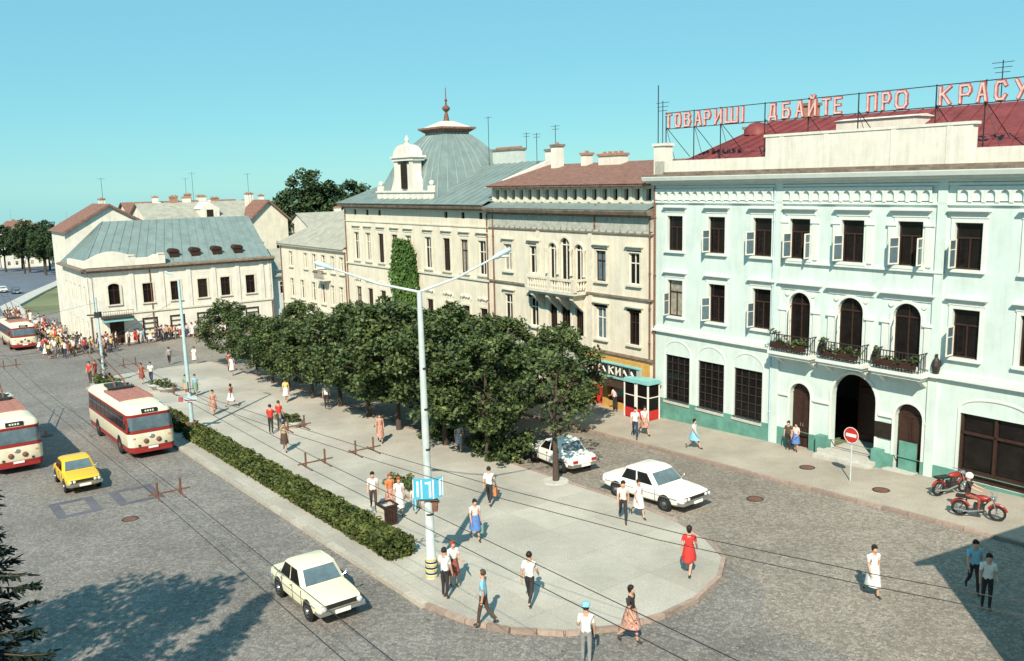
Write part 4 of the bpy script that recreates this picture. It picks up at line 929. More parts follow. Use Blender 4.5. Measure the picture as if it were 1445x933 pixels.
# ------------------------------------------------------------------ trees
TM = [tree_mesh(100+i, 7.0, 2.85, 5.8, 1.5, per=85, nclump=120, leaf=.25, clump=.55) for i in range(4)]
spots = [(-.5,12.4,1.0,'with dense crown shading the low bushes'),(3.4,12.5,1.1,'behind the tall lamp post'),(8.4,12.6,1.12,'beside the red and white dressed woman'),(12.9,12.3,1.06,'with broad crown in the middle of the row'),
         (17.3,12.2,.98,'beside the man in white shirt'),(21.4,12.4,.86,'with low crown behind the round planter'),(25.2,12.6,.82,'with pale bushy crown'),(29.5,12.2,.78,'with small crown'),(34.0,11.8,.76,'with slim crown near the row end'),(42.2,11.4,.84,'standing apart at the far end of the row'),
         (1.0,6.3,.88,'at the kerb before the cream balcony house'),(6.6,6.0,.92,'at the kerb before the shop windows'),(12.6,6.0,.95,'at the kerb below the ivy'),(19.5,6.0,.9,'at the kerb before the domed house'),(27,6.2,.86,'at the kerb before the domed house entrance'),(37,6.3,.8,'at the kerb before the low cream house')]
for i, (s, t, sc, d) in enumerate(spots):
    plant_tree('street_tree', 'leafy street tree ' + d, TM[i % 4], W(s, t, .1), i*1.37, sc, 'street trees along the plaza')
sl = tree_mesh(55, 6.6, 1.7, 4.3, 2.5, per=17, nclump=40, leaf=.24, clump=.5)
plant_tree('slender_tree', 'slender young tree with thin see-through crown beside the parked white car', sl, W(-6.0, 12.35, .1), .6, 1.0)
mb = MB(); mb.lathe([(.62,.0),(.6,.05),(.2,.06)],12); g_ = mb.build('tree_pit', concrete, None, loc=W(-6.0,12.35,.125)); tag(g_, kind='structure')
# low bushes in the tree shade
for k, (s, t, r, d) in enumerate([(-1.6,11.6,1.1,'broad dark bush at the foot of the trees by the white car'),(.6,11.8,.9,'rounded dark bush under the street trees'),(4.6,12.0,.8,'small dark bush behind the lamp post')]):
    b = thing('bush', d, 'bush', W(s,t,.1)); rn = random.Random(70+k); cen = [(rn.gauss(0,r*.5), rn.gauss(0,r*.5), rn.uniform(.2,r*1.1)) for _ in range(40)]
    lb = MB(); leafcloud(lb, cen, 55, .35, .2, rnd=rn); lb.build('foliage', leafm, b, fix=False)
    mb = MB()
    for q in range(5): a = q*1.26; mb.tube([(0,0,-.1),(math.cos(a)*r*.3,math.sin(a)*r*.3,r*.5)], [.04,.015], 5)
    mb.build('stem', bark, b)
# tall trees behind the low house, avenue trees, off-side tree
BT = [tree_mesh(200+i, 19, 5.6, 12.5, 5, per=95, nclump=150, leaf=.55, lm=leafd, clump=1.1) for i in range(2)]
for i, (s, t, sc, d) in enumerate([(105,-24.4,1.1,'tallest rounded tree behind the low cream house'),(106,-32.5,1.06,'broad tree next to the domed house roof'),(102,-19.5,.82,'lower tree beside the attic gable house'),(110,-28,1.0,'tree filling the gap between two tall crowns')]):
    plant_tree('tall_tree', d, BT[i%2], W(s,t,-1 if i else -.2), i*2.1, sc, 'tall trees behind the roofs')
for i, (s, t, sc, d) in enumerate([(246,-9.0,.62,'small dark tree nearest the corner house on the far avenue'),(258,-6.5,.74,'dark tree standing second along the far avenue verge'),(270,-8.0,.8,'tall dark tree before the far grey roofed house'),(282,-4.0,.78,'dark tree before the far white villa'),(294,-7.0,.9,'tallest tree before the far white villa'),(306,-1.5,.85,'dark tree at the bend of the far avenue'),(318,2.0,.8,'dark tree before the far cream house'),(300,-14.0,.9,'dark tree behind the avenue verge trees'),(232,-13.0,.6,'low tree hard behind the corner house flank'),(325,-9,.8,'dark tree between the two far villas'),(214,-8.5,.42,'young tree on the pale far pavement')]):
    plant_tree('avenue_tree', d, BT[i%2], W(s,t,-.3), i*1.7, sc, 'trees along the far avenue')
ot = tree_mesh(301, 13, 4.0, 8.5, 3.6, per=90, nclump=110, leaf=.3, clump=.85)
plant_tree('lime_tree', 'broad lime tree standing just beside the viewpoint', ot, (-15.2, 15.0, .1), .4, 1.0)
# spruce at the left edge
def spruce(seed, h, r):
    rn = random.Random(seed); tb = MB(); tb.tube([(0,0,-.2),(0.05,0,h*.5),(0,0,h)], [.17,.1,.015], 7); lb = MB()
    z = 1.2
    while z < h-.15:
        k = 1-(z/h); L_ = r*(k**.8)*rn.uniform(.85,1.15)+.12
        nb_ = 8
        for q in range(nb_):
            a = q*6.283/nb_ + rn.uniform(-.3,.3); l2 = L_*rn.uniform(.75,1.15); dr = Vector((math.cos(a), math.sin(a), 0))
            pts = [Vector((0,0,z)) + dr*l2*f + Vector((0,0,-.30*l2*f + .22*l2*f*f)) for f in (0,.35,.7,1)]
            tb.tube(pts, [.03,.022,.014,.005], 4, cap=False)
            n = int(44*l2)+8
            for j in range(n):
                f = rn.uniform(.12,1.02); p = Vector((0,0,z)) + dr*l2*f + Vector((0,0,-.30*l2*f+.22*l2*f*f)); sd = Vector((-dr.y,dr.x,0))*rn.choice((-1,1))
                d2 = (dr*rn.uniform(.3,.9) + sd*rn.uniform(.2,1) + Vector((0,0,rn.uniform(-.55,.1)))).normalized(); ln = rn.uniform(.16,.34)*(1-.35*f)
                w_ = d2.cross(Vector((rn.gauss(0,.4),rn.gauss(0,.4),1))).normalized()*.035
                e = p + d2*ln; lb.face([p-w_, p+w_, e+w_*.4, e-w_*.4])
        z += rn.uniform(.24,.36)
    return tb.mesh('trunk', bark, True), lb.mesh('needles', leafs, fix=False)
sp = spruce(9, 11.2, 2.1)
t_ = thing('spruce_tree', 'dark spruce tree with drooping branches at the edge of the avenue', 'tree', (-10.75, 16.2, .05)); place('trunk', sp[0], t_); place('needles', sp[1], t_)
# hedge along the kerb
HG = thing('hedge', 'long clipped dark green hedge along the avenue kerb', 'hedge', W(16, 22.25, .1)); 
def hloc(s, t, z): return W(s, t, z) - W(16, 22.25, .1)
rn = random.Random(31); lb = MB()
for s0, s1 in ((-9.2, 16.6), (17.9, 38.8), (39.8, 42)):
    core = MB(); core.ext([hloc(s, t, .1) for s, t in rect(s0+.4, s1-.4, 21.95, 22.5)], (0,0,.5)); core.build('hedge_core', M('hedge_core', (.03,.04,.015), .9, .4, 6), HG)
    for _ in range(int((s1-s0)*760)):
        s = rn.uniform(s0, s1); side = rn.random(); wv = .07*math.sin(s*1.9)+.05*math.sin(s*5.3)
        if rn.random() < .03: s = rn.choice((s0, s1)) + rn.gauss(0,.06); t, z = rn.uniform(21.72,22.74), rn.uniform(.1,.75)
        elif side < .5: t, z = rn.uniform(21.72, 22.74), .72 + rn.gauss(0,.06) + wv
        elif side < .75: t, z = 22.74 + rn.gauss(0,.05), rn.uniform(.12,.74)
        else: t, z = 21.72 + rn.gauss(0,.05), rn.uniform(.12,.74)
        c = hloc(s, t, z); sz = rn.uniform(.09,.17); n_ = Vector((rn.gauss(0,1),rn.gauss(0,1),rn.gauss(.6,1))).normalized(); a_ = n_.cross(Vector((.3,.5,.8))).normalized(); b_ = n_.cross(a_)
        lb.face([c-a_*sz*.6, c-b_*sz*.4, c+a_*sz*.6, c+b_*sz*.4])
lb.build('foliage', leafh, HG, fix=False)

# ------------------------------------------------------------------ planters
def planter(label, s, t, r, n=2, seed=1):
    p = thing('planter', label, 'planter', W(s,t,.125), ROT, 'round concrete planters'); rn = random.Random(seed)
    for k in range(n):
        cx = (k-(n-1)/2)*r*2.1; mb = MB(); mb.lathe([(r*.55,0),(r*.62,.06),(r,.34),(r,.42),(r*.86,.42),(r*.8,.36)],16,c=(cx,0.25*(k%2),0)); mb.build('bowl', concrete, p, True)
        lb = MB(); leafcloud(lb, [(cx+rn.gauss(0,r*.38), .25*(k%2)+rn.gauss(0,r*.38), .45+rn.uniform(0,.25)) for _ in range(16)], 26, .2, .16, rnd=rn); lb.build('plants', leafp, p, fix=False)
planter('three concrete planter bowls with shrubs behind the blue stop sign', -3.4, 18.6, .58, 3, 3)
planter('two concrete planter bowls beside the two men in red shirts', 14.5, 17.2, .62, 2, 4)
planter('two concrete planter bowls near the far lamp post', 33.5, 19.6, .75, 2, 5)
# ------------------------------------------------------------------ waste bin by the lamp
b = thing('waste_bin', 'square grey slatted waste bin leaning beside the tall lamp post', 'bin', W(-5.6, 20.9, .125), ROT)
mb = MB(); mb.box(-.3,.3,-.3,.3,.06,.12); mb.box(-.29,.29,-.29,.29,.12,.75); mb.build('body', concrete, b)
for k in range(5): place('slat', bx_mesh(-.05,.05,-.34,-.3,.08,.82,trim,'slat'), b, (-.24+.12*k,0,0)); place('slat', bx_mesh(.3,.34,-.05,.05,.08,.82,brownwood,'slat'), b, (0,-.24+.12*k,0))
mb = MB(); mb.box(-.36,.36,-.36,-.28,.82,.88); mb.box(-.36,.36,.28,.36,.82,.88); mb.box(-.36,-.28,-.28,.28,.82,.88); mb.box(.28,.36,-.28,.28,.82,.88); mb.build('rim', brownwood, b)

# ------------------------------------------------------------------ tall lamp post with two arms
PB = W(-11.5, 22.35, .12)
lp = thing('lamp_post', 'tall pale lamp post with two arms, blue stop plate and striped foot', 'lamp post', PB)
HP = 10.05
mb = MB(); mb.tube([(0,0,-.1),(0,0,.75),(0,0,.8),(-.02,0,4.5),(-.04,0,HP)], [.2,.2,.165,.13,.085], 12); mb.build('pole', greymet, lp, True)
mb = MB()
for k in range(7): mb.lathe([(.215,.08+.1*k),(.215,.13+.1*k)],12, m=k%2)
mb.build('striped_foot', [yellowp, black], lp)
for a, b_ in (((-.04,0,HP-.05),(-2.9,.2,HP+.78)),((-.04,0,HP-.05),(2.45,.3,HP+1.0))):
    mb = MB(); A_, B_ = Vector(a), Vector(b_); mid = A_.lerp(B_,.5)+Vector((0,0,-.1)); mb.tube([A_, mid, B_], [.05,.04,.035], 7); arm = mb.build('arm', greymet, lp, True)
    d = (B_-mid).normalized(); mb = MB(); e = B_+d*.62; mb.tube([B_-d*.05, B_+d*.1, e-d*.1, e], [.05,.095,.095,.04], 9); lh = mb.build('lamp_head', bluemet, arm, True)
    mb = MB(); mb.ball(tuple(B_+d*.34-Vector((0,0,.11))), (.22,.08,.06), 8, 5); mb.build('lens', lampclr, lh, True)
for z in (2.3, 4.6, 6.0, 7.4):
    mb = MB(); mb.lathe([(.175-.009*z,z),(.175-.009*z,z+.07)],12); mb.build('band', iron, lp)
# folded blue plates with white strokes
for (x0, x1, y0, y1, strokes) in ((-.5,-.2,-.24,-.3,[(.55,.12,.55,.88)]),(-.2,.2,-.3,-.3,[(.3,.8,.72,.8),(.72,.1,.72,.88)]),(.2,.52,-.3,-.18,[(.7,.1,.7,.9)])):
    a, b_ = Vector((x0,y0,2.95)), Vector((x1,y1,2.95+.06*(x1>0.3))); mb = MB(); mb.ext([a,b_,b_+Vector((0,0,.72)),a+Vector((0,0,.72))], (0,.03,0)); pl_ = mb.build('stop_plate', bluesign, lp)
    for u0,v0,u1,v1 in strokes:
        w_ = .035; p = lambda u, v: a.lerp(b_, u) + Vector((0,-.004,.72*v))
        mb = MB()
        if abs(u0-u1) < .01: mb.ext([p(u0-w_/(x1-x0),v0),p(u0+w_/(x1-x0),v0),p(u0+w_/(x1-x0),v1),p(u0-w_/(x1-x0),v1)], (0,-.004,0))
        else: mb.ext([p(u0,v0-.05),p(u1-.09,v0-.05),p(u1-.09,v0+.05),p(u0,v0+.05)], (0,-.004,0))
        mb.build('stroke', white, pl_)
    for uu in (0.03, .97):
        mb = MB(); p = a.lerp(b_, uu)+Vector((0,-.004,0)); mb.box(p.x-.012,p.x+.012,p.y-.004,p.y,p.z+.03,p.z+.69); mb.build('border', white, pl_)
mb = MB(); mb.tube([(-.35,-.22,2.9),(.3,-.22,2.88)], .025, 6); mb.box(.12,.3,-.15,.15,2.45,2.9); mb.build('bracket', rustm, lp)
# lamp post on the kerb half way along
lp2 = thing('lamp_post', 'slim pale blue lamp post with dark square foot and small plate at the hedge gap', 'lamp post', W(17.3, 22.0, .12))
mb = MB(); mb.tube([(0,0,-.1),(-.05,0,4.5),(-.1,0,9.4)], [.14,.11,.07], 10); mb.build('pole', bluemet, lp2, True)
mb = MB(); mb.box(-.28,.28,-.28,.28,-.05,.62); mb.box(-.31,.31,-.31,.31,.62,.68); mb.build('foot', rustm, lp2)
mb = MB(); mb.box(-.7,.5,-.17,-.13,1.95,2.3); sp_ = mb.build('plate', bluemet, lp2); mb = MB(); mb.box(-.66,-.35,-.185,-.172,1.98,2.27); mb.box(-.28,.45,-.185,-.172,2.02,2.1); mb.build('print', signred, sp_)
mb = MB(); mb.tube([(-.1,0,9.35),(-.5,.05,9.75)], .03, 6); mb.tube([(-.45,.05,9.7),(-.9,.1,9.85)], [.05,.07], 8); mb.build('arm', bluemet, lp2)
lp3 = thing('lamp_post', 'far lamp post with climbing plant round its foot and box clamp', 'lamp post', W(40.0, 22.3, .12))
mb = MB(); mb.tube([(0,0,-.1),(-.1,0,7.2)], [.13,.08], 9); mb.build('pole', bluemet, lp3, True)
lb = MB(); rn = random.Random(8); leafcloud(lb, [(rn.gauss(0,.12), rn.gauss(0,.12), z*.2) for z in range(1,14)], 30, .28, .16, rnd=rn); lb.build('climber', M('dark_climber', (.05,.035,.025), .8, .4), lp3, fix=False)
mb = MB(); mb.box(-.25,.2,-.2,.2,5.6,6.0); mb.box(-.9,-.25,-.06,.06,5.7,5.8); mb.build('clamp_box', iron, lp3)
for k, (s, t, d) in enumerate(((17.3,38.5,'opposite the slim lamp post'),(40,38.5,'opposite the far lamp post'))):
    o = thing('tram_mast', 'plain steel mast on the far avenue kerb ' + d, 'mast', W(s,t,0), 0, 'masts on the far kerb'); mb = MB(); mb.tube([(0,0,-.1),(0,0,8.6)], [.13,.09], 9); mb.build('pole', greymet, o, True); mb = MB(); mb.lathe([(.2,0),(.2,.5),(.14,.6)],10); mb.build('collar', iron, o)

# ------------------------------------------------------------------ overhead wires
def wire_line(label, pts, dz=5.5, r=.009, hang=()):
    o = thing('overhead_wire', label, 'wire', W(pts[0][0], pts[0][1], 0)); base = W(pts[0][0], pts[0][1], 0)
    for sd in (-.3, .3):
        mb = MB(); mb.tube([W(s, t+sd, dz)-base for s, t in pts], r, 5); mb.build('wire', wirem, o)
    for s, t in hang:
        mb = MB(); c = W(s,t,dz)-base; E_ = Vector((EX,EY,0)); N_ = Vector((NX,NY,0))
        mb.tube([c-N_*.55+Vector((0,0,.1)), c+N_*.55+Vector((0,0,.1))], .024, 5)
        for sd in (-.3,.3): mb.tube([c+N_*sd-Vector((0,0,.03)), c+N_*sd+Vector((0,0,.42))], .03, 6); mb.tube([c+N_*sd-E_*.45, c+N_*sd+E_*.45], .026, 5)
        mb.build('hanger', rustm, o)
    return o
span_s = (-28, -13, 2, 17.3, 40, 62)
wire_line('overhead trolley wire pair over the near avenue lane', [(-75,27.2),(-13,27.0),(2,26.6),(17.3,26.2),(40,25.6),(62,24.8),(90,24.5)], hang=[(-13,27.0),(2.0,26.6),(12,26.4),(40,25.6)])
wire_line('overhead trolley wire pair curving off the avenue towards the side lane', [(2,26.6),(-4,26.1),(-9,25.7),(-14,25.2),(-19,24.6),(-24,23.7),(-28,22.6),(-33,20.9),(-60,18)], hang=[(-8.2,25.6),(-12.8,25.3)])
wire_line('overhead trolley wire pair over the far avenue lane', [(-75,31.3),(-13,31.15),(10,31.4),(40,31.0),(62,29.5),(90,29)], hang=[(-12.9,31.15),(17.3,31.3)])
for s, h0, d in ((17.3, 8.3, 'thin span wire slung from the slim lamp post across the avenue'),(40, 6.9, 'thin span wire slung from the far lamp post across the avenue')):
    o = thing('span_wire', d, 'wire', W(s,22.35,0), 0, 'span wires across the avenue'); base = W(s,22.35,0); mb = MB()
    mb.tube([W(s,22.3,h0)-base, W(s,26.8,6.15)-base, W(s,31.2,6.1)-base, W(s,38.5,7.8)-base], .009, 4); mb.build('cable', wirem, o)

# ------------------------------------------------------------------ phone boxes, road sign, manholes
def phone_box(s, t, label):
    o = thing('phone_box', label, 'phone box', W(s,t,.125), ROT, 'phone boxes by the shop'); a, h = .45, 2.15
    for i, (x, y) in enumerate(((-a,-a),(a,-a),(a,a),(-a,a))): place('post', bx_mesh(-.04,.04,-.04,.04,0,h,white,'post'), o, (x,y,0))
    for i, (x, y, rz) in enumerate(((0,-a,0),(a,0,R(90)),(0,a,R(180)),(-a,0,R(270)))):
        place('lower_panel', bx_mesh(-a+.04,a-.04,-.02,.02,.05,.6,redpaint,'lower_panel'), o, (x,y,0), rz)
        f = place('glazing_bar', bx_mesh(-a+.04,a-.04,-.025,.025,1.35,1.4,white,'glazing_bar'), o, (x,y,0), rz); place('pane', quad_mesh(2*a-.08, h-.65, 0, glassd), o, (x,y,.6), rz)
    mb = MB(); mb.box(-.55,.55,-.55,.55,h,h+.1); mb.ext([(-.5,-.5,h+.1),(.5,-.5,h+.1),(.5,.5,h+.1),(-.5,.5,h+.1)], (0,0,.1)); mb.build('roof', turqpaint, o)
phone_box(.75, .75, 'white framed phone box with red base standing nearest the shop window'); phone_box(-.35, .8, 'white framed phone box with red base at the pale green building corner')
sg = thing('road_sign', 'round red no entry sign on thin post before the green building gate', 'sign', W(-15.1, 3.0, .125), ROT)
mb = MB(); mb.tube([(0,0,-.05),(0,0,2.35)], .03, 7); mb.build('post', greymet, sg)
mb = MB(); mb.lathe([(.001,-.02),(.36,-.02),(.36,.0)],24,axis='y',c=(0,-.05,2.1)); dsk = mb.build('disc', redpaint, sg); mb = MB(); mb.box(-.25,.25,-.08,-.073,2.03,2.17); mb.build('bar', white, dsk)
mb = MB(); mb.lathe([(.335,-.028),(.36,-.028),(.36,-.0205),(.335,-.0205)],24,axis='y',c=(0,-.05,2.1),cap=False); mb.build('rim', white, dsk)
for s, t, dz, d in ((-16.7,3.2,.135,'on the pavement by the no entry sign'),(-12.6,2.6,.135,'on the pavement below the arched side door'),(-13.6,7.6,.02,'in the lane ahead of the large white sedan'),(3.2,28.9,.012,'in the avenue near the tar patches'),(24,29,.012,'in the avenue between the trolleybuses')):
    o = thing('manhole_cover', 'round dark iron manhole cover ' + d, 'manhole cover', W(s,t,dz-.01), 0, 'manhole covers'); mb = MB(); mb.lathe([(.36,-.01),(.36,.012),(.3,.012),(.3,.004)],16); mb.build('ring', iron, o); mb = MB(); mb.lathe([(.29,-.01),(.29,.01)],16)
    for q in range(-2,3): mb.box(-.2,.2,q*.09-.02,q*.09+.02,.01,.016)
    mb.build('lid', rustm, o)
# ------------------------------------------------------------------ vehicles (local +x is forward)
def wheel(parent, x, y, r=.31, w=.18, cap=chrome):
    sd = 1 if y > 0 else -1
    mb = MB(); mb.lathe([(r*.62,-w/2),(r*.94,-w/2),(r,-w/2+.03),(r,w/2-.03),(r*.94,w/2),(r*.62,w/2)],18,axis='y',c=(0,0,0),cap=True); wh = place('wheel', cached(('tyre',r,w), lambda: mb.mesh('wheel', rubber, True)), parent, (x,y,r))
    mb = MB(); mb.lathe([(.001,w/2+.02),(r*.3,w/2+.018),(r*.36,w/2-.02),(r*.6,w/2+.004),(r*.62,w/2-.02)],16,axis='y',cap=False); place('hubcap', cached(('hub',r,w,cap.name), lambda: mb.mesh('hubcap', cap, True, fix=False)), wh, rz=0 if sd > 0 else math.pi)
    return wh
def loft(mb, rings, m=0):
    n = len(rings[0]); ids = [mb.add(r) for r in rings]
    for i in range(len(ids)-1):
        for q in range(n): q2 = (q+1)%n; mb.f.append((ids[i]+q, ids[i]+q2, ids[i+1]+q2, ids[i+1]+q)); mb.m.append(m)
    mb.f.append(tuple(ids[0]+q for q in range(n))[::-1]); mb.m.append(m); mb.f.append(tuple(ids[-1]+q for q in range(n))); mb.m.append(m)
def sedan(name, label, paint, loc, rz, L=4.1, Wd=1.6, H=1.42, wb=2.42, hoodz=.86, trunkz=.88, cab=(-1.25,.85), roof=(-.80,.28), front='quad', group=None, sc=1.0, tail=lampred):
    c = thing(name, label, 'car', loc, rz, group); 
    a = L/2; w = Wd/2
    S = [(-a,.42,.72,.86),(-a+.06,.34,trunkz-.06,.93),(-a+.35,.28,trunkz,.98),(cab[0]-.05,.24,trunkz+.02,1.0),(0,.22,.90,1.0),(cab[1]+.1,.24,hoodz+.03,1.0),(a-.5,.27,hoodz-.02,.985),(a-.1,.32,hoodz-.07,.94),(a,.40,hoodz-.16,.88)]
    rings = []
    for x, zb, zt, f in S:
        wf = w*f; hp = [(0,zb),(wf*.82,zb),(wf*.97,zb+.1),(wf,zb+(zt-zb)*.5),(wf*.975,zt-.1),(wf*.93,zt-.03),(wf*.80,zt),(0,zt+.02)]
        rings.append([(x,y,z) for y, z in hp] + [(x,-y,z) for y, z in hp[-2:0:-1]])
    mb = MB(); loft(mb, rings); body = mb.build('body', paint, c, True, angle=32)
    # cabin
    zb, zt = .87, H; wb0, wr = w*.95, w*.78
    def ring(z, k, x0, x1, ww): return [(x0,-ww*.94,z),(x0,ww*.94,z),(x1,ww*.94,z),(x1,-ww*.94,z)]
    lv = []
    for k, z in ((0,zb),(.82,zb+(zt-zb)*.86),(1,zt)):
        x0 = cab[0]+(roof[0]-cab[0])*(min(k,1)); x1 = cab[1]+(roof[1]-cab[1])*min(k,1); ww = wb0+(wr-wb0)*k
        if k == 1: x0 += .12; x1 -= .12; ww *= .93
        r_ = .12
        lv.append([(x0,-ww+r_,z),(x0,ww-r_,z),(x0+r_,ww,z),(x1-r_,ww,z),(x1,ww-r_,z),(x1,-ww+r_,z),(x1-r_,-ww,z),(x0+r_,-ww,z)])
    mb = MB(); loft(mb, lv); cabm = mb.build('cabin', paint, c, True, angle=25)
    P = lambda e, k: None
    def lerp3(p, q, k): return Vector(p).lerp(Vector(q), k)
    def pane(nm, i, j, u0, u1, v0, v1, m, out):
        b0, b1, t0, t1 = lv[0][i], lv[0][j], lv[1][i], lv[1][j]
        def pt(u, v): return lerp3(lerp3(b0,b1,u), lerp3(t0,t1,u), v)
        q = [pt(u0,v0),pt(u1,v0),pt(u1,v1),pt(u0,v1)]; n_ = (q[1]-q[0]).cross(q[3]-q[0]).normalized()
        if n_.dot(Vector(out)) < 0: n_ = -n_
        m_ = MB(); m_.ext(q, n_*.014); return m_.build(nm, m, cabm)
    pane('windscreen', 4, 5, .0, 1.0, .12, .94, glassb, (1,0,0)); pane('rear_window', 0, 1, .02, .98, .15, .94, glassb, (-1,0,0))
    for i, j, o_ in ((2,3,(0,1,0)),(7,6,(0,-1,0))):
        pane('side_window', i, j, .05, .47, .12, .93, glassd, o_); pane('side_window', i, j, .53, .95, .12, .93, glassd, o_)
    for x in (-wb/2, wb/2):
        for sd in (-1,1):
            m_ = MB(); m_.lathe([(.001,0),(.37,0),(.37,.05)],18,axis='y',c=(x,sd*(w+.002)-(.05 if sd > 0 else 0),.33)); m_.build('wheel_arch', black, body); wheel(c, x, sd*(w-.07))
    for sgn, x in ((1,a),(-1,-a)):
        m_ = MB(); m_.box(min(x,x+sgn*.1),max(x,x+sgn*.1),-w*.98,w*.98,.42,.54); m_.box(min(x-sgn*.25,x+sgn*.05),max(x-sgn*.25,x+sgn*.05),w*.96,w*1.01,.43,.53); m_.box(min(x-sgn*.25,x+sgn*.05),max(x-sgn*.25,x+sgn*.05),-w*1.01,-w*.96,.43,.53); bp = m_.build('bumper', chrome, c)
        m_ = MB(); m_.box(min(x+sgn*.1,x+sgn*.115),max(x+sgn*.1,x+sgn*.115),-.26,.26,.40,.52); m_.build('number_plate', white, bp)
    m_ = MB(); m_.box(a-.02,a+.03,-w*.84,w*.84,hoodz-.29,hoodz-.15); m_.build('grille', black, c)
    for sd in (-1,1):
        for q in ((.80,.58) if front == 'quad' else (.76,)):
            m_ = MB(); rr = .07 if front == 'quad' else .09; m_.lathe([(rr,0),(rr,.05),(rr*.5,.07)],12,axis='x',c=(a+.02,sd*w*q,hoodz-.22)); m_.build('headlight', lampclr, c, True)
        m_ = MB(); m_.box(a-.02,a+.02,sd*w*.86-.05,sd*w*.86+.05,hoodz-.40,hoodz-.33); m_.build('indicator', lampamb, c)
        m_ = MB(); m_.box(-a-.03,-a+.02,min(sd*w*.5,sd*w*.85),max(sd*w*.5,sd*w*.85),trunkz-.3,trunkz-.16); m_.build('tail_light', tail, c)
        for x in (-.05, -.85): m_ = MB(); m_.box(x-.09,x+.09,sd*w*.995-.02,sd*w*.995+.02,.76,.79); m_.build('handle', chrome, c)
        for x in (cab[1]-.12, 0.02, -.88):
            m_ = MB(); m_.box(x-.008,x+.008,sd*(w*.999)-.006,sd*(w*.999)+.006,.34,.85); m_.build('door_gap', black, body)
        m_ = MB(); m_.box(-a+.3,a-.3,sd*w*.99-.018,sd*w*.99+.018,.60,.63); m_.build('side_strip', chrome, body)
    m_ = MB(); m_.tube([(cab[1]-.15,w*.9,.95),(cab[1]-.1,w*1.08,1.02)], .02, 5); m_.ball((cab[1]-.1,w*1.1,1.04),(.03,.08,.06)); m_.build('wing_mirror', chrome, c)
    if sc != 1: c.scale = (sc,)*3
    return c
FWD, AWAY = ROT, ROT + math.pi
sedan('car', 'yellow sedan driving between the two trolleybuses', caryel, W(11.0,29.6,.005), FWD, L=4.07, tail=lampamb)
sedan('car', 'cream sedan driving past the end of the hedge', carcream, W(-10.3,26.15,.005), FWD, L=4.15, Wd=1.58, H=1.46, front='round')
sedan('car', 'large white sedan passing the couple on the lane', carwhite, W(-10.6,10.6,.01), FWD+R(2), L=4.74, Wd=1.8, H=1.47, wb=2.8, cab=(-1.35,1.0), roof=(-.95,.35))
sedan('car', 'white sedan parked beside the slender tree', carwhite, W(-3.7,10.2,.01), AWAY+R(-4), L=4.1, H=1.42)
for s, t, p, d in ((178,11.5,cardark,'dark saloon on the distant avenue by the pale kerb'),(186,13,carwhite,'pale saloon on the distant avenue'),(197,14.5,cardark,'dark saloon farther along the distant avenue'),(156,22.5,busred,'red saloon on the distant avenue')):
    sedan('car', d, p, W(s,t,.02), FWD, group=None)

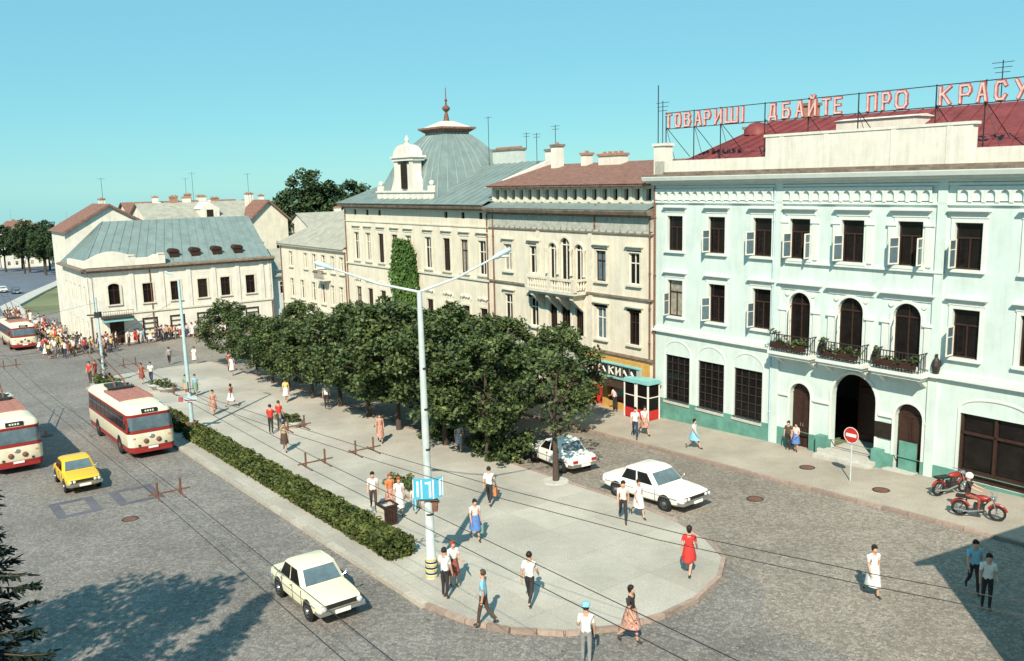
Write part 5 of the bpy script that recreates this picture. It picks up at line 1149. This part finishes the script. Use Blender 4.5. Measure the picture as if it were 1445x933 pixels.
# ------------------------------------------------------------------ trolleybuses
def outline(L, Wd, n=10, front=.42, nose=.22):
    a, w = L/2, Wd/2; pts = []
    def arc(cx, cy, r, a0, a1):
        for i in range(n+1): q = R(a0+(a1-a0)*i/n); pts.append((cx+r*math.cos(q), cy+r*math.sin(q)))
    arc(a-front, -w+front, front, -90, -20)
    for i in range(1, 6): y = -w*.62 + 2*w*.62*i/6; pts.append((a - .06 + nose*0 + .05*(1-(y/w)**2), y))
    arc(a-front, w-front, front, 20, 90); arc(-a+.35, w-.35, .35, 90, 180); arc(-a+.35, -w+.35, .35, 180, 270)
    return pts
def trolleybus(label, loc, rz, group='red and cream trolleybuses', pole_h=5.5, dy=0.0, L=10.6):
    b = thing('trolleybus', label, 'trolleybus', loc, rz, group); Wd = 2.48; O = outline(L, Wd)
    def at(f, z, k=1.0): return [(x*f if False else (x/abs(x)*(abs(x)-(1-f)) if x else 0), y*(1-(1-f)/1.24), z) for x, y in O]
    def band(nm, zs, m, parent=b):
        mb = MB(); rings = [[(math.copysign(max(abs(x)-ins,0),x), math.copysign(max(abs(y)-ins,0),y), z) for x, y in O] for z, ins in zs]; loft(mb, rings); return mb.build(nm, m, parent, True, angle=35)
    band('skirt', [(.32,.08),(.40,.02),(.68,.012)], busred); body = band('body', [(.68,.012),(.70,0),(1.42,0),(1.44,.0)], buscream)
    band('waist_band', [(1.44,-.012),(1.56,-.012)], busred); wb_ = band('window_band', [(1.56,.01),(2.42,.06)], busred); band('gutter', [(2.42,.03),(2.50,.03)], busred)
    rf = band('roof', [(2.50,.04),(2.62,.06),(2.76,.16),(2.86,.34),(2.90,.6)], buscream)
    a, w = L/2, Wd/2
    for sd in (-1,1):
        for k in range(8):
            x0 = -a+.55+k*1.14; x1 = x0+1.0
            if x1 > a-.4: continue
            mb = MB(); y0, y1 = sd*(w-.008), sd*(w-.055); mb.ext([(x0,y0,1.62),(x1,y0,1.62),(x1,y1,2.36),(x0,y1,2.36)], (0,sd*.012,0)); p_ = mb.build('window', glassd, wb_)
            mb = MB(); mb.box(x0,x1,sd*(w-.03)-.012,sd*(w-.03)+.02,2.08,2.11); mb.build('window_rail', chrome, p_)
    n = len(O); fr = [i for i, (x, y) in enumerate(O) if x > a-.40 and abs(y) < w*.95]
    half = [i for i in fr if O[i][1] < .01], [i for i in fr if O[i][1] > -.01]
    for h_ in half:
        mb = MB(); ins0, ins1 = -.004, .045
        ring = lambda z, ins: [(O[i][0]-ins, O[i][1]*(1-ins*.3), z) for i in h_]
        A_, B_ = ring(1.62,ins0), ring(2.34,ins1)
        for q in range(len(A_)-1): mb.face([A_[q],A_[q+1],B_[q+1],B_[q]])
        mb.build('windscreen', glassb, wb_, True, fix=False)
    mb = MB(); mb.box(a-.22,a-.02,-.42,.42,2.55,2.76); rb = mb.build('route_box', black, rf); mb = MB(); mb.box(a-.022,a-.012,-.3,.3,2.6,2.71)
    for q in range(4): mb.box(a-.012,a-.008,-.25+.13*q,-.17+.13*q,2.61,2.7,1)
    mb.build('route_plate', [black, white], rb)
    for sd in (-1,1):
        for yy, zz, r_ in ((.28,.98,.11),(.78,.98,.0)):
            if r_: mb = MB(); mb.lathe([(r_*1.25,-.03),(r_*1.25,.03),(r_,.05),(r_*.4,.07)],14,axis='x',c=(a+.0,sd*yy*1.2,zz)); mb.build('headlight', [lampred if False else rustm], b, True)
        mb = MB(); mb.box(a-.2,a-.02,sd*.92-.07,sd*.92+.07,1.12,1.22); mb.build('indicator', lampamb, b)
        mb = MB(); mb.box(a-.08,a+.02,sd*.7-.06,sd*.7+.06,.72,.82); mb.build('fog_light', iron, b)
    mb = MB(); mb.box(a-.12,a+.08,-1.0,1.0,.38,.52); bp = mb.build('bumper', busred, b); mb = MB(); mb.box(a+.08,a+.09,-.26,.26,.56,.68); mb.build('number_plate', white, b)
    mb = MB(); mb.ball((a+.0,0,1.2),(.03,.16,.12)); mb.build('badge', chrome, b)
    for x in (-a+2.6, a-2.3):
        for sd in (-1,1):
            m_ = MB(); m_.lathe([(.001,0),(.56,0),(.56,.06)],18,axis='y',c=(x,sd*(w+.004)-(.06 if sd > 0 else 0),.52)); m_.build('wheel_arch', black, body); wheel(b, x, sd*(w-.13), .48, .28, rustm)
    # roof gear
    mb = MB(); mb.box(-1.6,2.6,-.92,.92,2.84,2.97); g_ = mb.build('roof_walkway', busroof, rf)
    for q in range(7): place('walkway_slat', bx_mesh(-.06,.06,-.95,.95,2.97,3.0,busroof,'walkway_slat'), g_, (-1.3+.6*q,0,0))
    mb = MB(); mb.box(-2.6,-.9,-.55,.55,2.88,3.12); mb.box(-3.6,-2.8,-.5,.5,2.88,3.05); mb.tube([(-1.2,-.75,3.05),(-1.2,.75,3.05)], .08, 7); mb.tube([(-2.2,-.7,3.1),(-2.2,.7,3.1)], .05, 6); mb.build('pole_base', iron, rf)
    for sd in (-1,1):
        tip = (-7.1, sd*.3+dy, pole_h-.05); mb = MB(); mb.tube([(-1.2,sd*.3,3.1),(-1.9,sd*.3,3.5),tip], [.06,.05,.025], 6); po = mb.build('trolley_pole', rustm, rf); mb = MB(); mb.tube([tip, (tip[0]-.25,tip[1],tip[2]+.03)], .05, 6); mb.build('shoe', iron, po)
    mb = MB(); mb.tube([(a-.35,w*.98,2.2),(a+.1,w*1.12,2.1)], .02, 5); mb.box(a+.05,a+.12,w*1.08,w*1.2,1.8,2.1); mb.build('mirror', iron, b)
    mb = MB(); mb.tube([(a-.35,-w*.98,2.2),(a+.1,-w*1.12,2.1)], .02, 5); mb.box(a+.05,a+.12,-w*1.2,-w*1.08,1.8,2.1); mb.build('mirror', iron, b)
    return b
# slope of the street along the bus: nose up with the road
SL = math.atan(.04)
def seat(o): o.rotation_euler = (0, -SL, o.rotation_euler.z)
seat(trolleybus('cream and red trolleybus driving along the hedge', W(18.8,25.25,.005), FWD, dy=-.9))
seat(trolleybus('cream and red trolleybus partly behind the spruce branches', W(20.8,31.6,.005), FWD))
seat(trolleybus('distant trolleybus beside the crowd at the corner house', W(77.2,23.8,.005), FWD))
for o in list(COL.objects):
    if o.name.startswith('car') and o.parent is None:
        away = abs(((o.rotation_euler.z - FWD + math.pi) % (2*math.pi)) - math.pi) > 1.5
        o.rotation_euler = (0, SL if away else -SL, o.rotation_euler.z)
# ------------------------------------------------------------------ motorcycles
def motorcycle(label, loc, rz):
    o = thing('motorcycle', label, 'motorcycle', loc, rz)
    for x in (-.62,.66):
        mb = MB(); n = 18
        mb.lathe([(.22,-.045),(.29,-.05),(.31,0),(.29,.05),(.22,.045),(.22,-.045)],n,axis='y',cap=False); wh = place('wheel', cached('mwheel', lambda: mb.mesh('wheel', rubber, True)), o, (x,0,.31))
        mb = MB()
        for q in range(6): an = q*math.pi/6; mb.tube([(math.cos(an)*.23,0,math.sin(an)*.23),(-math.cos(an)*.23,0,-math.sin(an)*.23)], .008, 4)
        mb.lathe([(.06,-.06),(.06,.06)],10,axis='y'); place('spokes', cached('mspoke', lambda: mb.mesh('spokes', chrome)), wh)
        mb = MB(); mb.tube([(x+.33*math.cos(q*.35+.3),0,.31+.35*math.sin(q*.35+.3)) for q in range(8)], .05, 6); mb.build('mudguard', busred, o)
    mb = MB(); mb.tube([(.42,0,.85),(.05,0,.3),(-.35,0,.32),(-.4,0,.72),(.42,0,.85)], .03, 6); mb.tube([(-.4,0,.7),(-.62,.09,.31)], .022, 5); mb.tube([(-.4,0,.7),(-.62,-.09,.31)], .022, 5); mb.build('frame', iron, o)
    mb = MB(); mb.ball((.14,0,.82),(.32,.14,.13),10,6); mb.build('tank', busred, o, True)
    mb = MB(); mb.box(-.78,-.16,-.14,.14,.76,.84); mb.build('seat', black, o)
    mb = MB(); mb.box(-.15,.22,-.16,.16,.28,.58); mb.lathe([(.1,.56),(.11,.6),(.1,.64),(.11,.68),(.07,.72)],10,c=(.08,0,0)); mb.build('engine', iron, o)
    for sd in (-1,1):
        mb = MB(); mb.tube([(.66,sd*.08,.31),(.46,sd*.08,.92)], .025, 6); mb.build('fork', chrome, o)
        mb = MB(); mb.tube([(.2,sd*.15,.4),(-.3,sd*.17,.28),(-.8,sd*.17,.3)], .035, 7); mb.build('exhaust', chrome, o)
    mb = MB(); mb.tube([(.36,.36,1.0),(.46,.15,1.0),(.46,-.15,1.0),(.36,-.36,1.0)], .016, 6); mb.build('handlebar', chrome, o)
    mb = MB(); mb.lathe([(.05,-.1),(.09,-.02),(.1,.05)],12,axis='x',c=(.56,0,.88)); mb.build('headlight', chrome, o, True)
    mb = MB(); mb.tube([(.0,.02,.3),(-.02,.28,.01)], .015, 5); mb.build('stand', iron, o)
    return o
motorcycle('dark red motorcycle parked against the kerb at the shop opening', W(-18.9,1.7,.125), ROT+R(70))
motorcycle('dark red motorcycle with its rider on the near pavement', W(-21.0,3.7,.125), ROT+R(20))
# ------------------------------------------------------------------ people (local +x is the way they face)
skin = M('skin', (.50,.30,.21), .6, .08, 6)
CL = {}
def cloth(name, c, var=.15, scale=8, col2=None):
    CL[name] = M('cloth_'+name, c, .85, var, scale, col2=col2); return CL[name]
cloth('white',(.70,.70,.66)); cloth('dark',(.035,.032,.035)); cloth('brown',(.085,.055,.04)); cloth('blue',(.09,.19,.45)); cloth('lightblue',(.22,.48,.62)); cloth('red',(.55,.04,.035)); cloth('pink',(.66,.52,.50)); cloth('navy',(.03,.045,.09)); cloth('tan',(.40,.30,.19)); cloth('grey',(.25,.25,.25)); cloth('orange',(.62,.20,.07)); cloth('green',(.16,.28,.22)); cloth('yellow',(.62,.50,.16))
cloth('redprint',(.45,.07,.05),.5,14,(.65,.45,.35)); cloth('blueprint',(.25,.32,.45),.4,14,(.65,.65,.65)); cloth('darkred',(.20,.05,.045),.4,12,(.42,.12,.09))
hairs = [M('hair_dark',(.02,.014,.011),.6,.3,20), M('hair_brown',(.07,.04,.022),.6,.3,20), M('hair_red',(.35,.08,.04),.6,.3,20)]
shoe = M('shoe',(.05,.035,.028),.5,.2,8)
def joints(kind):
    J = {'pel':(0,0,.95),'spi':(0,0,1.13),'che':(0,0,1.33),'nek':(.0,0,1.48),'he0':(.015,0,1.56),'he1':(.02,0,1.67),'nos':(.115,0,1.595)}
    sw = {'stand':(3,-3),'walk':(26,-22),'step':(14,-12),'stride':(-28,22),'sit':(80,80)}[kind]
    for sd, nm, a in ((1,'l',sw[0]),(-1,'r',sw[1])):
        hip = Vector((0,.085*sd,.90)); th = R(a)
        kn = hip + Vector((math.sin(th),.02*sd if kind != 'sit' else .12*sd,-math.cos(th)))*.43
        bend = R(a - (34 if a < -5 else (6 if kind != 'sit' else 82)))
        an = kn + Vector((math.sin(bend),0,-math.cos(bend)))*.41; tw = R(-28 if a < -5 else 0)
        to = an + Vector((math.cos(tw)*.15, .02*sd, -.045+math.sin(tw)*.15))
        J['hip'+nm], J['kne'+nm], J['ank'+nm], J['toe'+nm] = hip, kn, an, to
        arm = R(-a*.9) if kind in ('walk','stride','step') else R(6)
        if kind == 'sit': arm = R(52)
        sh = Vector((0,.175*sd,1.41)); el = sh + Vector((math.sin(arm),.14*sd,-math.cos(arm)))*.285
        fa = arm + R(22 if kind != 'stand' else 12 + 50*(nm == 'l')); wr = el + Vector((math.sin(fa),.02*sd,-math.cos(fa)))*.25; ha = wr + Vector((math.sin(fa),-.02*sd,-math.cos(fa)))*.08
        J['sho'+nm], J['elb'+nm], J['wri'+nm], J['han'+nm] = sh, el, wr, ha
    mn = min(J['ankl'][2], J['ankr'][2], J['toel'][2]+.04, J['toer'][2]+.04) - .075
    if kind != 'sit': J = {k: Vector(v) - Vector((0,0,mn)) for k, v in J.items()}
    else: J = {k: Vector(v) for k, v in J.items()}
    return J
RAD = {'pel':(.145,.125),'spi':(.135,.115),'che':(.155,.13),'nek':(.058,.058),'he0':(.078,.085),'he1':(.082,.095),'nos':(.018,.018),'hip':(.095,.095),'kne':(.062,.062),'ank':(.042,.042),'toe':(.04,.035),'sho':(.066,.066),'elb':(.046,.046),'wri':(.032,.032),'han':(.036,.03)}
EDG = [('pel','spi'),('spi','che'),('che','nek'),('nek','he0'),('he0','he1'),('he0','nos')] + [e for n in 'lr' for e in (('pel','hip'+n),('hip'+n,'kne'+n),('kne'+n,'ank'+n),('ank'+n,'toe'+n),('che','sho'+n),('sho'+n,'elb'+n),('elb'+n,'wri'+n),('wri'+n,'han'+n))]
BODY = {}
def body(kind, female=False):
    key = (kind, female)
    if key in BODY: return BODY[key]
    J = joints(kind); names = list(J); idx = {n: i for i, n in enumerate(names)}
    me = bpy.data.meshes.new('skel'); me.from_pydata([tuple(J[n]) for n in names], [(idx[a], idx[b]) for a, b in EDG], []); ob = bpy.data.objects.new('skel', me); COL.objects.link(ob)
    md = ob.modifiers.new('s', 'SKIN'); f = .93 if female else 1.0
    for n, sv in zip(names, me.skin_vertices[0].data):
        b = n if n in RAD else n[:3]; r = RAD[b]; sv.radius = (r[0]*f, r[1]*f); sv.use_root = (n == 'pel')
    ob.modifiers.new('u', 'SUBSURF').levels = 2
    dg = bpy.context.evaluated_depsgraph_get(); out = bpy.data.meshes.new_from_object(ob.evaluated_get(dg)); bpy.data.objects.remove(ob); bpy.data.meshes.remove(me)
    # fingers joined into the same mesh
    mb = MB()
    for n, sd in (('l',1),('r',-1)):
        d = (J['han'+n]-J['wri'+n]).normalized(); sdv = Vector((1,0,0)) if abs(d.x) < .8 else Vector((0,0,1)); sdv = (sdv - d*sdv.dot(d)).normalized(); pn = d.cross(sdv)
        for q, ln in enumerate((.06,.075,.07,.05)):
            p = J['han'+n] + sdv*(.027-.018*q) + d*.02; mb.tube([p, p+d*ln*.5, p+d*ln+pn*.02*sd], [.0095,.009,.006], 5)
        p = J['wri'+n] + d*.04 + sdv*.03; mb.tube([p, p+d*.03+sdv*.03, p+d*.06+sdv*.035], [.011,.01,.007], 5)
    fm = mb.mesh('f', skin); bmx = bmesh.new(); bmx.from_mesh(out); nb0 = len(bmx.faces); bmx.from_mesh(fm); bmx.to_mesh(out); bmx.free(); bpy.data.meshes.remove(fm)
    segs = [(a, b, J[a], J[b]) for a, b in EDG]
    for _ in range(4): out.materials.append(skin)
    for i, p in enumerate(out.polygons):
        p.use_smooth = True
        if i >= nb0: p.material_index = 0; continue
        c = p.center; best = None
        for a, b, A_, B_ in segs:
            ab = B_-A_; k = max(0, min(1, (c-A_).dot(ab)/ab.length_squared)); d = (c-(A_+ab*k)).length - .6*(RAD.get(a if a in RAD else a[:3])[0]*(1-k) + RAD.get(b if b in RAD else b[:3])[0]*k)
            if best is None or d < best[0]: best = (d, a, b, k)
        _, a, b, k = best; mi = 0
        if b in ('spi','che') or b[:3] == 'sho' or (a == 'che' and b == 'nek' and k < .45): mi = 1
        if b[:3] == 'elb' and k < .62: mi = 1
        if a == 'pel' and b == 'spi' and k < .25: mi = 2
        if b[:3] in ('hip','kne'): mi = 2
        if b[:3] == 'ank' and k < .93: mi = 2
        if b[:3] == 'toe': mi = 3
        p.material_index = mi
    out.name = 'person'; BODY[key] = (out, J); return BODY[key]
def hair_mesh(J, long):
    mb = MB(); c = J['he1'] + Vector((-.02,0,.0)); n, k = 10, 6
    rings = []
    for i in range(k):
        a = math.pi*.5 - (math.pi*(.62 if not long else .8))*i/(k-1); rr = math.cos(a) if i < k-1 else math.cos(a)
        z = .112*math.sin(a); ring = []
        for q in range(n):
            an = 2*math.pi*q/n; f = .104*max(rr,.02); fx = math.cos(an)
            cut = 1.0 if fx < .45 or z > .045 else .55
            ring.append((c.x + f*1.08*fx*cut, c.y + f*.95*math.sin(an), c.z + z - (.06 if long and fx < .2 and i == k-1 else 0)))
        rings.append(mb.add(ring))
    for i in range(k-1):
        for q in range(n): q2=(q+1)%n; mb.f.append((rings[i]+q, rings[i]+q2, rings[i+1]+q2, rings[i+1]+q)); mb.m.append(0)
    mb.f.append(tuple(rings[0]+q for q in range(n))); mb.m.append(0)
    return mb
def skirt_mesh(J, hem, flare, kind):
    mb = MB(); n = 16; pel = J['pel']; fw = (J['knel']-J['kner']); rows = []
    zt = pel.z + .16; zb = hem
    for i in range(7):
        k = i/6; z = zt + (zb-zt)*k; rx = .125 + (flare-.125)*k**.8; ry = .16 + (flare*.95-.16)*k**.8
        off = ((J['knel'].x+J['kner'].x)/2)*k*.6; rx += abs(J['knel'].x-J['kner'].x)*.28*k
        rows.append(mb.add([(pel.x+off+(rx+.012*k*math.sin(q*3))*math.cos(2*math.pi*q/n), pel.y+(ry+.012*k*math.sin(q*3))*math.sin(2*math.pi*q/n), z + .008*math.sin(q*2.1)*k) for q in range(n)]))
    for i in range(6):
        for q in range(n): q2=(q+1)%n; mb.f.append((rows[i]+q, rows[i]+q2, rows[i+1]+q2, rows[i+1]+q)); mb.m.append(0)
    return mb
def setmat(o, mats):
    for i, m_ in enumerate(mats): o.material_slots[i].link = 'OBJECT'; o.material_slots[i].material = m_
def person(label, s, t, face, kind, top, bottom, female=False, skirt=None, hair=0, h=1.72, dz=.135, group=None, hemz=.52, long=None, hat=None, loc=None):
    me, J = body(kind, female)
    sc = h/1.74
    o = place('person', me, None, loc if loc is not None else W(s,t,dz), R(face), sc); tag(o, label, 'person', group)
    leg = skin if (skirt or bottom is None) else CL[bottom]
    setmat(o, [skin, CL[top], leg, shoe])
    lg = female if long is None else long
    hm = cached(('hair', kind, female, lg), lambda: hair_mesh(J, lg).mesh('hair', hairs[0], True, fix=False)); ho = place('hair', hm, o); setmat(ho, [hairs[hair]])
    if skirt:
        sm = cached(('skirt', kind, female, hemz), lambda: skirt_mesh(J, hemz, .25, kind).mesh('skirt', skin, True, fix=False)); so_ = place('skirt', sm, o); setmat(so_, [CL[skirt]])
    if hat:
        mb = MB(); c = J['he1']; mb.lathe([(.125,.03),(.12,.06),(.11,.1),(.06,.135),(.001,.14)],12,c=(c.x,c.y,c.z)); mb.box(c.x+.08,c.x+.2,c.y-.08,c.y+.08,c.z+.03,c.z+.045); ht = mb.build('hat', hat, o, True)
    return o, J, sc
def bag(label, p, J, sc, side, m, w=.34, h=.3):
    o = p; b = Matrix.Rotation(o.rotation_euler.z, 3, 'Z') @ (J['han'+side]*sc) + o.location
    g = thing('bag', label, 'bag', b + Vector((0,0,-h-.14)), o.rotation_euler.z)
    mb = MB(); mb.ext([(-w/2,-.06,0),(w/2,-.06,0),(w*.42,-.04,h),(-w*.42,-.04,h)], (0,.12,0)); mb.build('sack', m, g)
    mb = MB(); mb.tube([(-w*.3,0,h),(-w*.2,0,h+.13),(w*.2,0,h+.13),(w*.3,0,h)], .012, 5); mb.build('strap', black, g)
NEAR, AWY, LF, RT = -90, 90, 180, 0
p = person('man in white tee shirt and dark trousers striding across the plaza tip', -15.5,21.1, 75,'walk','white','dark',h=1.8)
p = person('man in light blue shirt and brown trousers at the curved kerb', -15.75,23.05, 165,'step','lightblue','brown',h=1.78, hair=1)
p = person('man in white shirt standing at the striped lamp foot', -13.3,22.9, 60,'stand','white','dark')
p = person('red haired woman in white top beside the striped lamp foot', -12.7,22.2, -60,'stand','white','darkred',True,skirt='darkred',hair=2,h=1.6)
p, J, k = person('woman in pink top and blue skirt carrying a bag', -9.7,19.3, -70,'step','pink',None,True,skirt='blue',h=1.66); bag('teal shopping bag held by the woman in blue skirt', p, J, k, 'l', CL['green'])
p, J, k = person('man in white tee shirt walking off with an orange bag', -6.6,16.5, 80,'walk','white','dark',h=1.74); bag('orange red bag carried by the man in white tee shirt', p, J, k, 'r', CL['orange'], .4, .36)
p = person('man in white shirt and brown trousers in the group by the bin', -3.8,20.6, -80,'step','white','brown',h=1.74)
p = person('woman in orange print dress in the group by the bin', -4.2,20.0, -60,'step','orange',None,True,skirt='redprint',hair=2,h=1.62)
p = person('woman in long white dress in the group by the bin', -5.0,20.0, -80,'step','white',None,True,skirt='white',h=1.64,hemz=.4,hair=2)
p = person('small child in pale clothes in the group by the bin', -5.2,19.4, -90,'step','pink','lightblue',h=1.15,hair=1)
p = person('woman in bright red dress walking away across the plaza', -17.3,15.7, 70,'walk','red',None,True,skirt='red',h=1.78,hemz=.56)
p, J, k = person('woman in dark top and red print skirt stepping off the kerb', -19.3,20.3, -35,'step','dark',None,True,skirt='redprint',h=1.76,dz=.01); bag('blue bag held by the woman in red print skirt', p, J, k, 'l', CL['blue'], .36, .42)
p = person('man in white shirt and light blue cap on the road', -19.4,22.1, 80,'stand','white','grey',h=1.78,dz=.01,hat=CL['lightblue'])
p = person('man in pale shirt and dark trousers walking with a woman in white', -12.0,13.75, -95,'walk','pink','dark',h=1.72)
p = person('woman in white dress walking beside a man near the white car', -12.1,13.0, -70,'walk','white',None,True,skirt='white',h=1.64)
p = person('woman in white print dress alone on the open lane', -22.1,12.5, -80,'step','white',None,True,skirt='white',h=1.7,dz=.01,hemz=.42)
p = person('man in white shirt standing in the shadow at the near corner', -24.8,10.8, -110,'stand','white','dark',h=1.74,dz=.01)
p = person('man in pale blue shirt and dark trousers in the shadow at the near corner', -24.0,10.0, -100,'step','lightblue','dark',h=1.74,dz=.01)
p = person('woman in white top and light blue skirt on the pavement', -6.7,3.8, -40,'walk','white',None,True,skirt='lightblue',h=1.6)
p = person('woman in blue skirt crouched on a bag by the arched side door', -10.6,.75, -140,'stand','pink',None,True,skirt='blue',h=1.45)
p = person('woman in dark coat beside the arched side door', -10.1,.7, -120,'stand','brown','dark',True,h=1.45)
p = person('man in white shirt and navy trousers walking by the phone boxes', -3.0,4.4, -100,'walk','white','navy',h=1.74)
p = person('woman in white blouse and print skirt walking by the phone boxes', -2.9,3.6, -70,'walk','white',None,True,skirt='redprint',h=1.66)
p = person('woman in pink blouse and black skirt at the shop step', 2.4,.9, 120,'stand','pink','dark',True,h=1.66)
p = person('man in blue grey clothes on the pavement before the shop', 3.3,2.6, -60,'step','grey','navy',h=1.7)
p = person('woman in pale print dress under the slender tree branches', 1.9,4.9, -70,'step','pink',None,True,skirt='redprint',h=1.62)
p = person('woman in white blouse on the pavement behind the slender tree', 3.6,3.4, 150,'stand','white',None,True,skirt='white',h=1.62)
p = person('woman in blue and white print dress in the tree shade', 1.6,12.75, -90,'step','blueprint',None,True,skirt='blueprint',h=1.64)
p = person('woman in red and white print dress at the edge of the tree shade', 6.4,14.9, -80,'step','redprint',None,True,skirt='redprint',h=1.66,hemz=.4)
p = person('man in white shirt and dark trousers in the deep tree shade', 17.0,13.3, 100,'step','white','dark',h=1.76)
p = person('man in red shirt and dark trousers standing left of his companion', 13.2,18.6, 85,'stand','red','dark',h=1.76)
p = person('man in washed red shirt and grey trousers beside the planter', 13.9,17.8, 70,'stand','red','grey',h=1.76,hair=1)
p = person('woman in tan top and olive skirt walking behind the red shirts', 8.6,19.6, -85,'step','tan',None,True,skirt='brown',h=1.66)
p = person('woman in white and yellow dress at the shaded tree row', 21.5,14.3, -90,'step','yellow',None,True,skirt='white',h=1.64)
p = person('woman in red print dress crossing the sunny paving', 21.4,19.4, -100,'step','redprint',None,True,skirt='redprint',h=1.66,hemz=.35)
p = person('woman in red top and white skirt crossing the sunny paving', 22.9,17.7, 160,'walk','darkred',None,True,skirt='white',h=1.66)
p = person('woman in white dress under the lone far tree', 35.6,13.3, -90,'step','white',None,True,skirt='white',h=1.66)
p = person('person in dark red top beside the lone far tree', 37.5,12.9, 90,'stand','darkred','brown',h=1.7)
p = person('man in white shirt walking with a dark dressed woman', 37.5,19.3, -80,'step','white','navy',h=1.72)
p = person('woman in dark red dress walking with a white shirted man', 37.9,19.9, -90,'step','darkred',None,True,skirt='darkred',h=1.66)
p = person('man in pale shirt and dark trousers near the far planter bowls', 47.0,15.3, 100,'walk','grey','dark',h=1.7,dz=.01)
p = person('woman in tan skirt at the slim lamp post', 29.3,18.9, -90,'step','green',None,True,skirt='tan',h=1.64)
p = person('woman in pale green blouse at the slim lamp post', 29.0,18.3, -70,'step','lightblue',None,True,skirt='green',h=1.62)
p = person('woman in white coat by the far planter bowls', 45.0,13.6, -90,'stand','white',None,True,skirt='white',h=1.66,dz=.01)
p = person('man in bright red shirt at the far end of the plaza kerb', 41.8,23.05, -100,'stand','red','brown',h=1.8)
p = person('person in dark red clothes at the far end of the plaza kerb', 43.0,22.4, 160,'stand','darkred','darkred',h=1.72)
r_, J, k = person('motorcycle rider in dark jacket and white helmet', 0,0, 0,'sit','dark','darkred',h=1.74,loc=W(-21.0,3.7,.125))
r_.rotation_euler = (0,0,ROT+R(20)); mc = Matrix.Rotation(ROT+R(20),3,'Z') @ Vector((-.38,0,.0)); r_.location = W(-21.0,3.7,.125) + mc + Vector((0,0,-.02))
mb = MB(); mb.ball(tuple(J['he1']+Vector((0,0,-.01))),(.15,.135,.14),12,8); mb.build('helmet', white, r_, True)
# crowd round the corner house
rn = random.Random(77)
tops = ['white','white','red','darkred','redprint','brown','dark','pink','blueprint','yellow','grey','white','navy','lightblue']
def crowd(n, fn, label, group):
    for _ in range(n):
        s, t = fn(); fem = rn.random() < .5; kd = rn.choice(['stand','step','walk','stand'])
        tp = rn.choice(tops); bt = rn.choice(['dark','brown','navy','grey']); sk_ = rn.choice(['white','darkred','dark','navy',tp,tp,'brown']) if fem else None
        nm_ = lambda q: {'redprint':'red print','darkred':'dark red','blueprint':'blue print','lightblue':'light blue'}.get(q, q)
        lab = ('woman in ' + (nm_(tp)+' dress' if sk_ == tp else nm_(tp)+' top and '+nm_(sk_)+' skirt') if fem else 'man in '+nm_(tp)+' shirt and '+nm_(bt)+' trousers') + ' ' + label
        person(lab, s, t, rn.uniform(0,360), kd, tp, bt, fem, skirt=sk_, hair=rn.choice([0,0,1]), h=rn.uniform(1.58,1.8), dz=.125 if (t < 21.2 and s > 66.9) else .01, group=group)
def f_av():
    s = 66 + 50*rn.random()**1.6; return s, rn.uniform(18.4, 22.2) + (.6 if s < 75 else 0)
def f_fr():
    t = rn.uniform(1.0, 17.8); return 66.6 - abs(rn.gauss(0, .9)) - rn.random()*.4, t
def f_co():
    return rn.uniform(60.5, 66.3), rn.uniform(16.8, 23.2)
crowd(95, f_av, 'in the crowd along the avenue', 'crowd on the avenue pavement')
crowd(42, f_fr, 'in the crowd before the corner house', 'crowd before the corner house')
crowd(34, f_co, 'in the crowd crossing the street', 'crowd at the street corner')

for o in COL.objects:
    if o.name.split('.')[0] == 'flowers': o['kind'] = 'stuff'
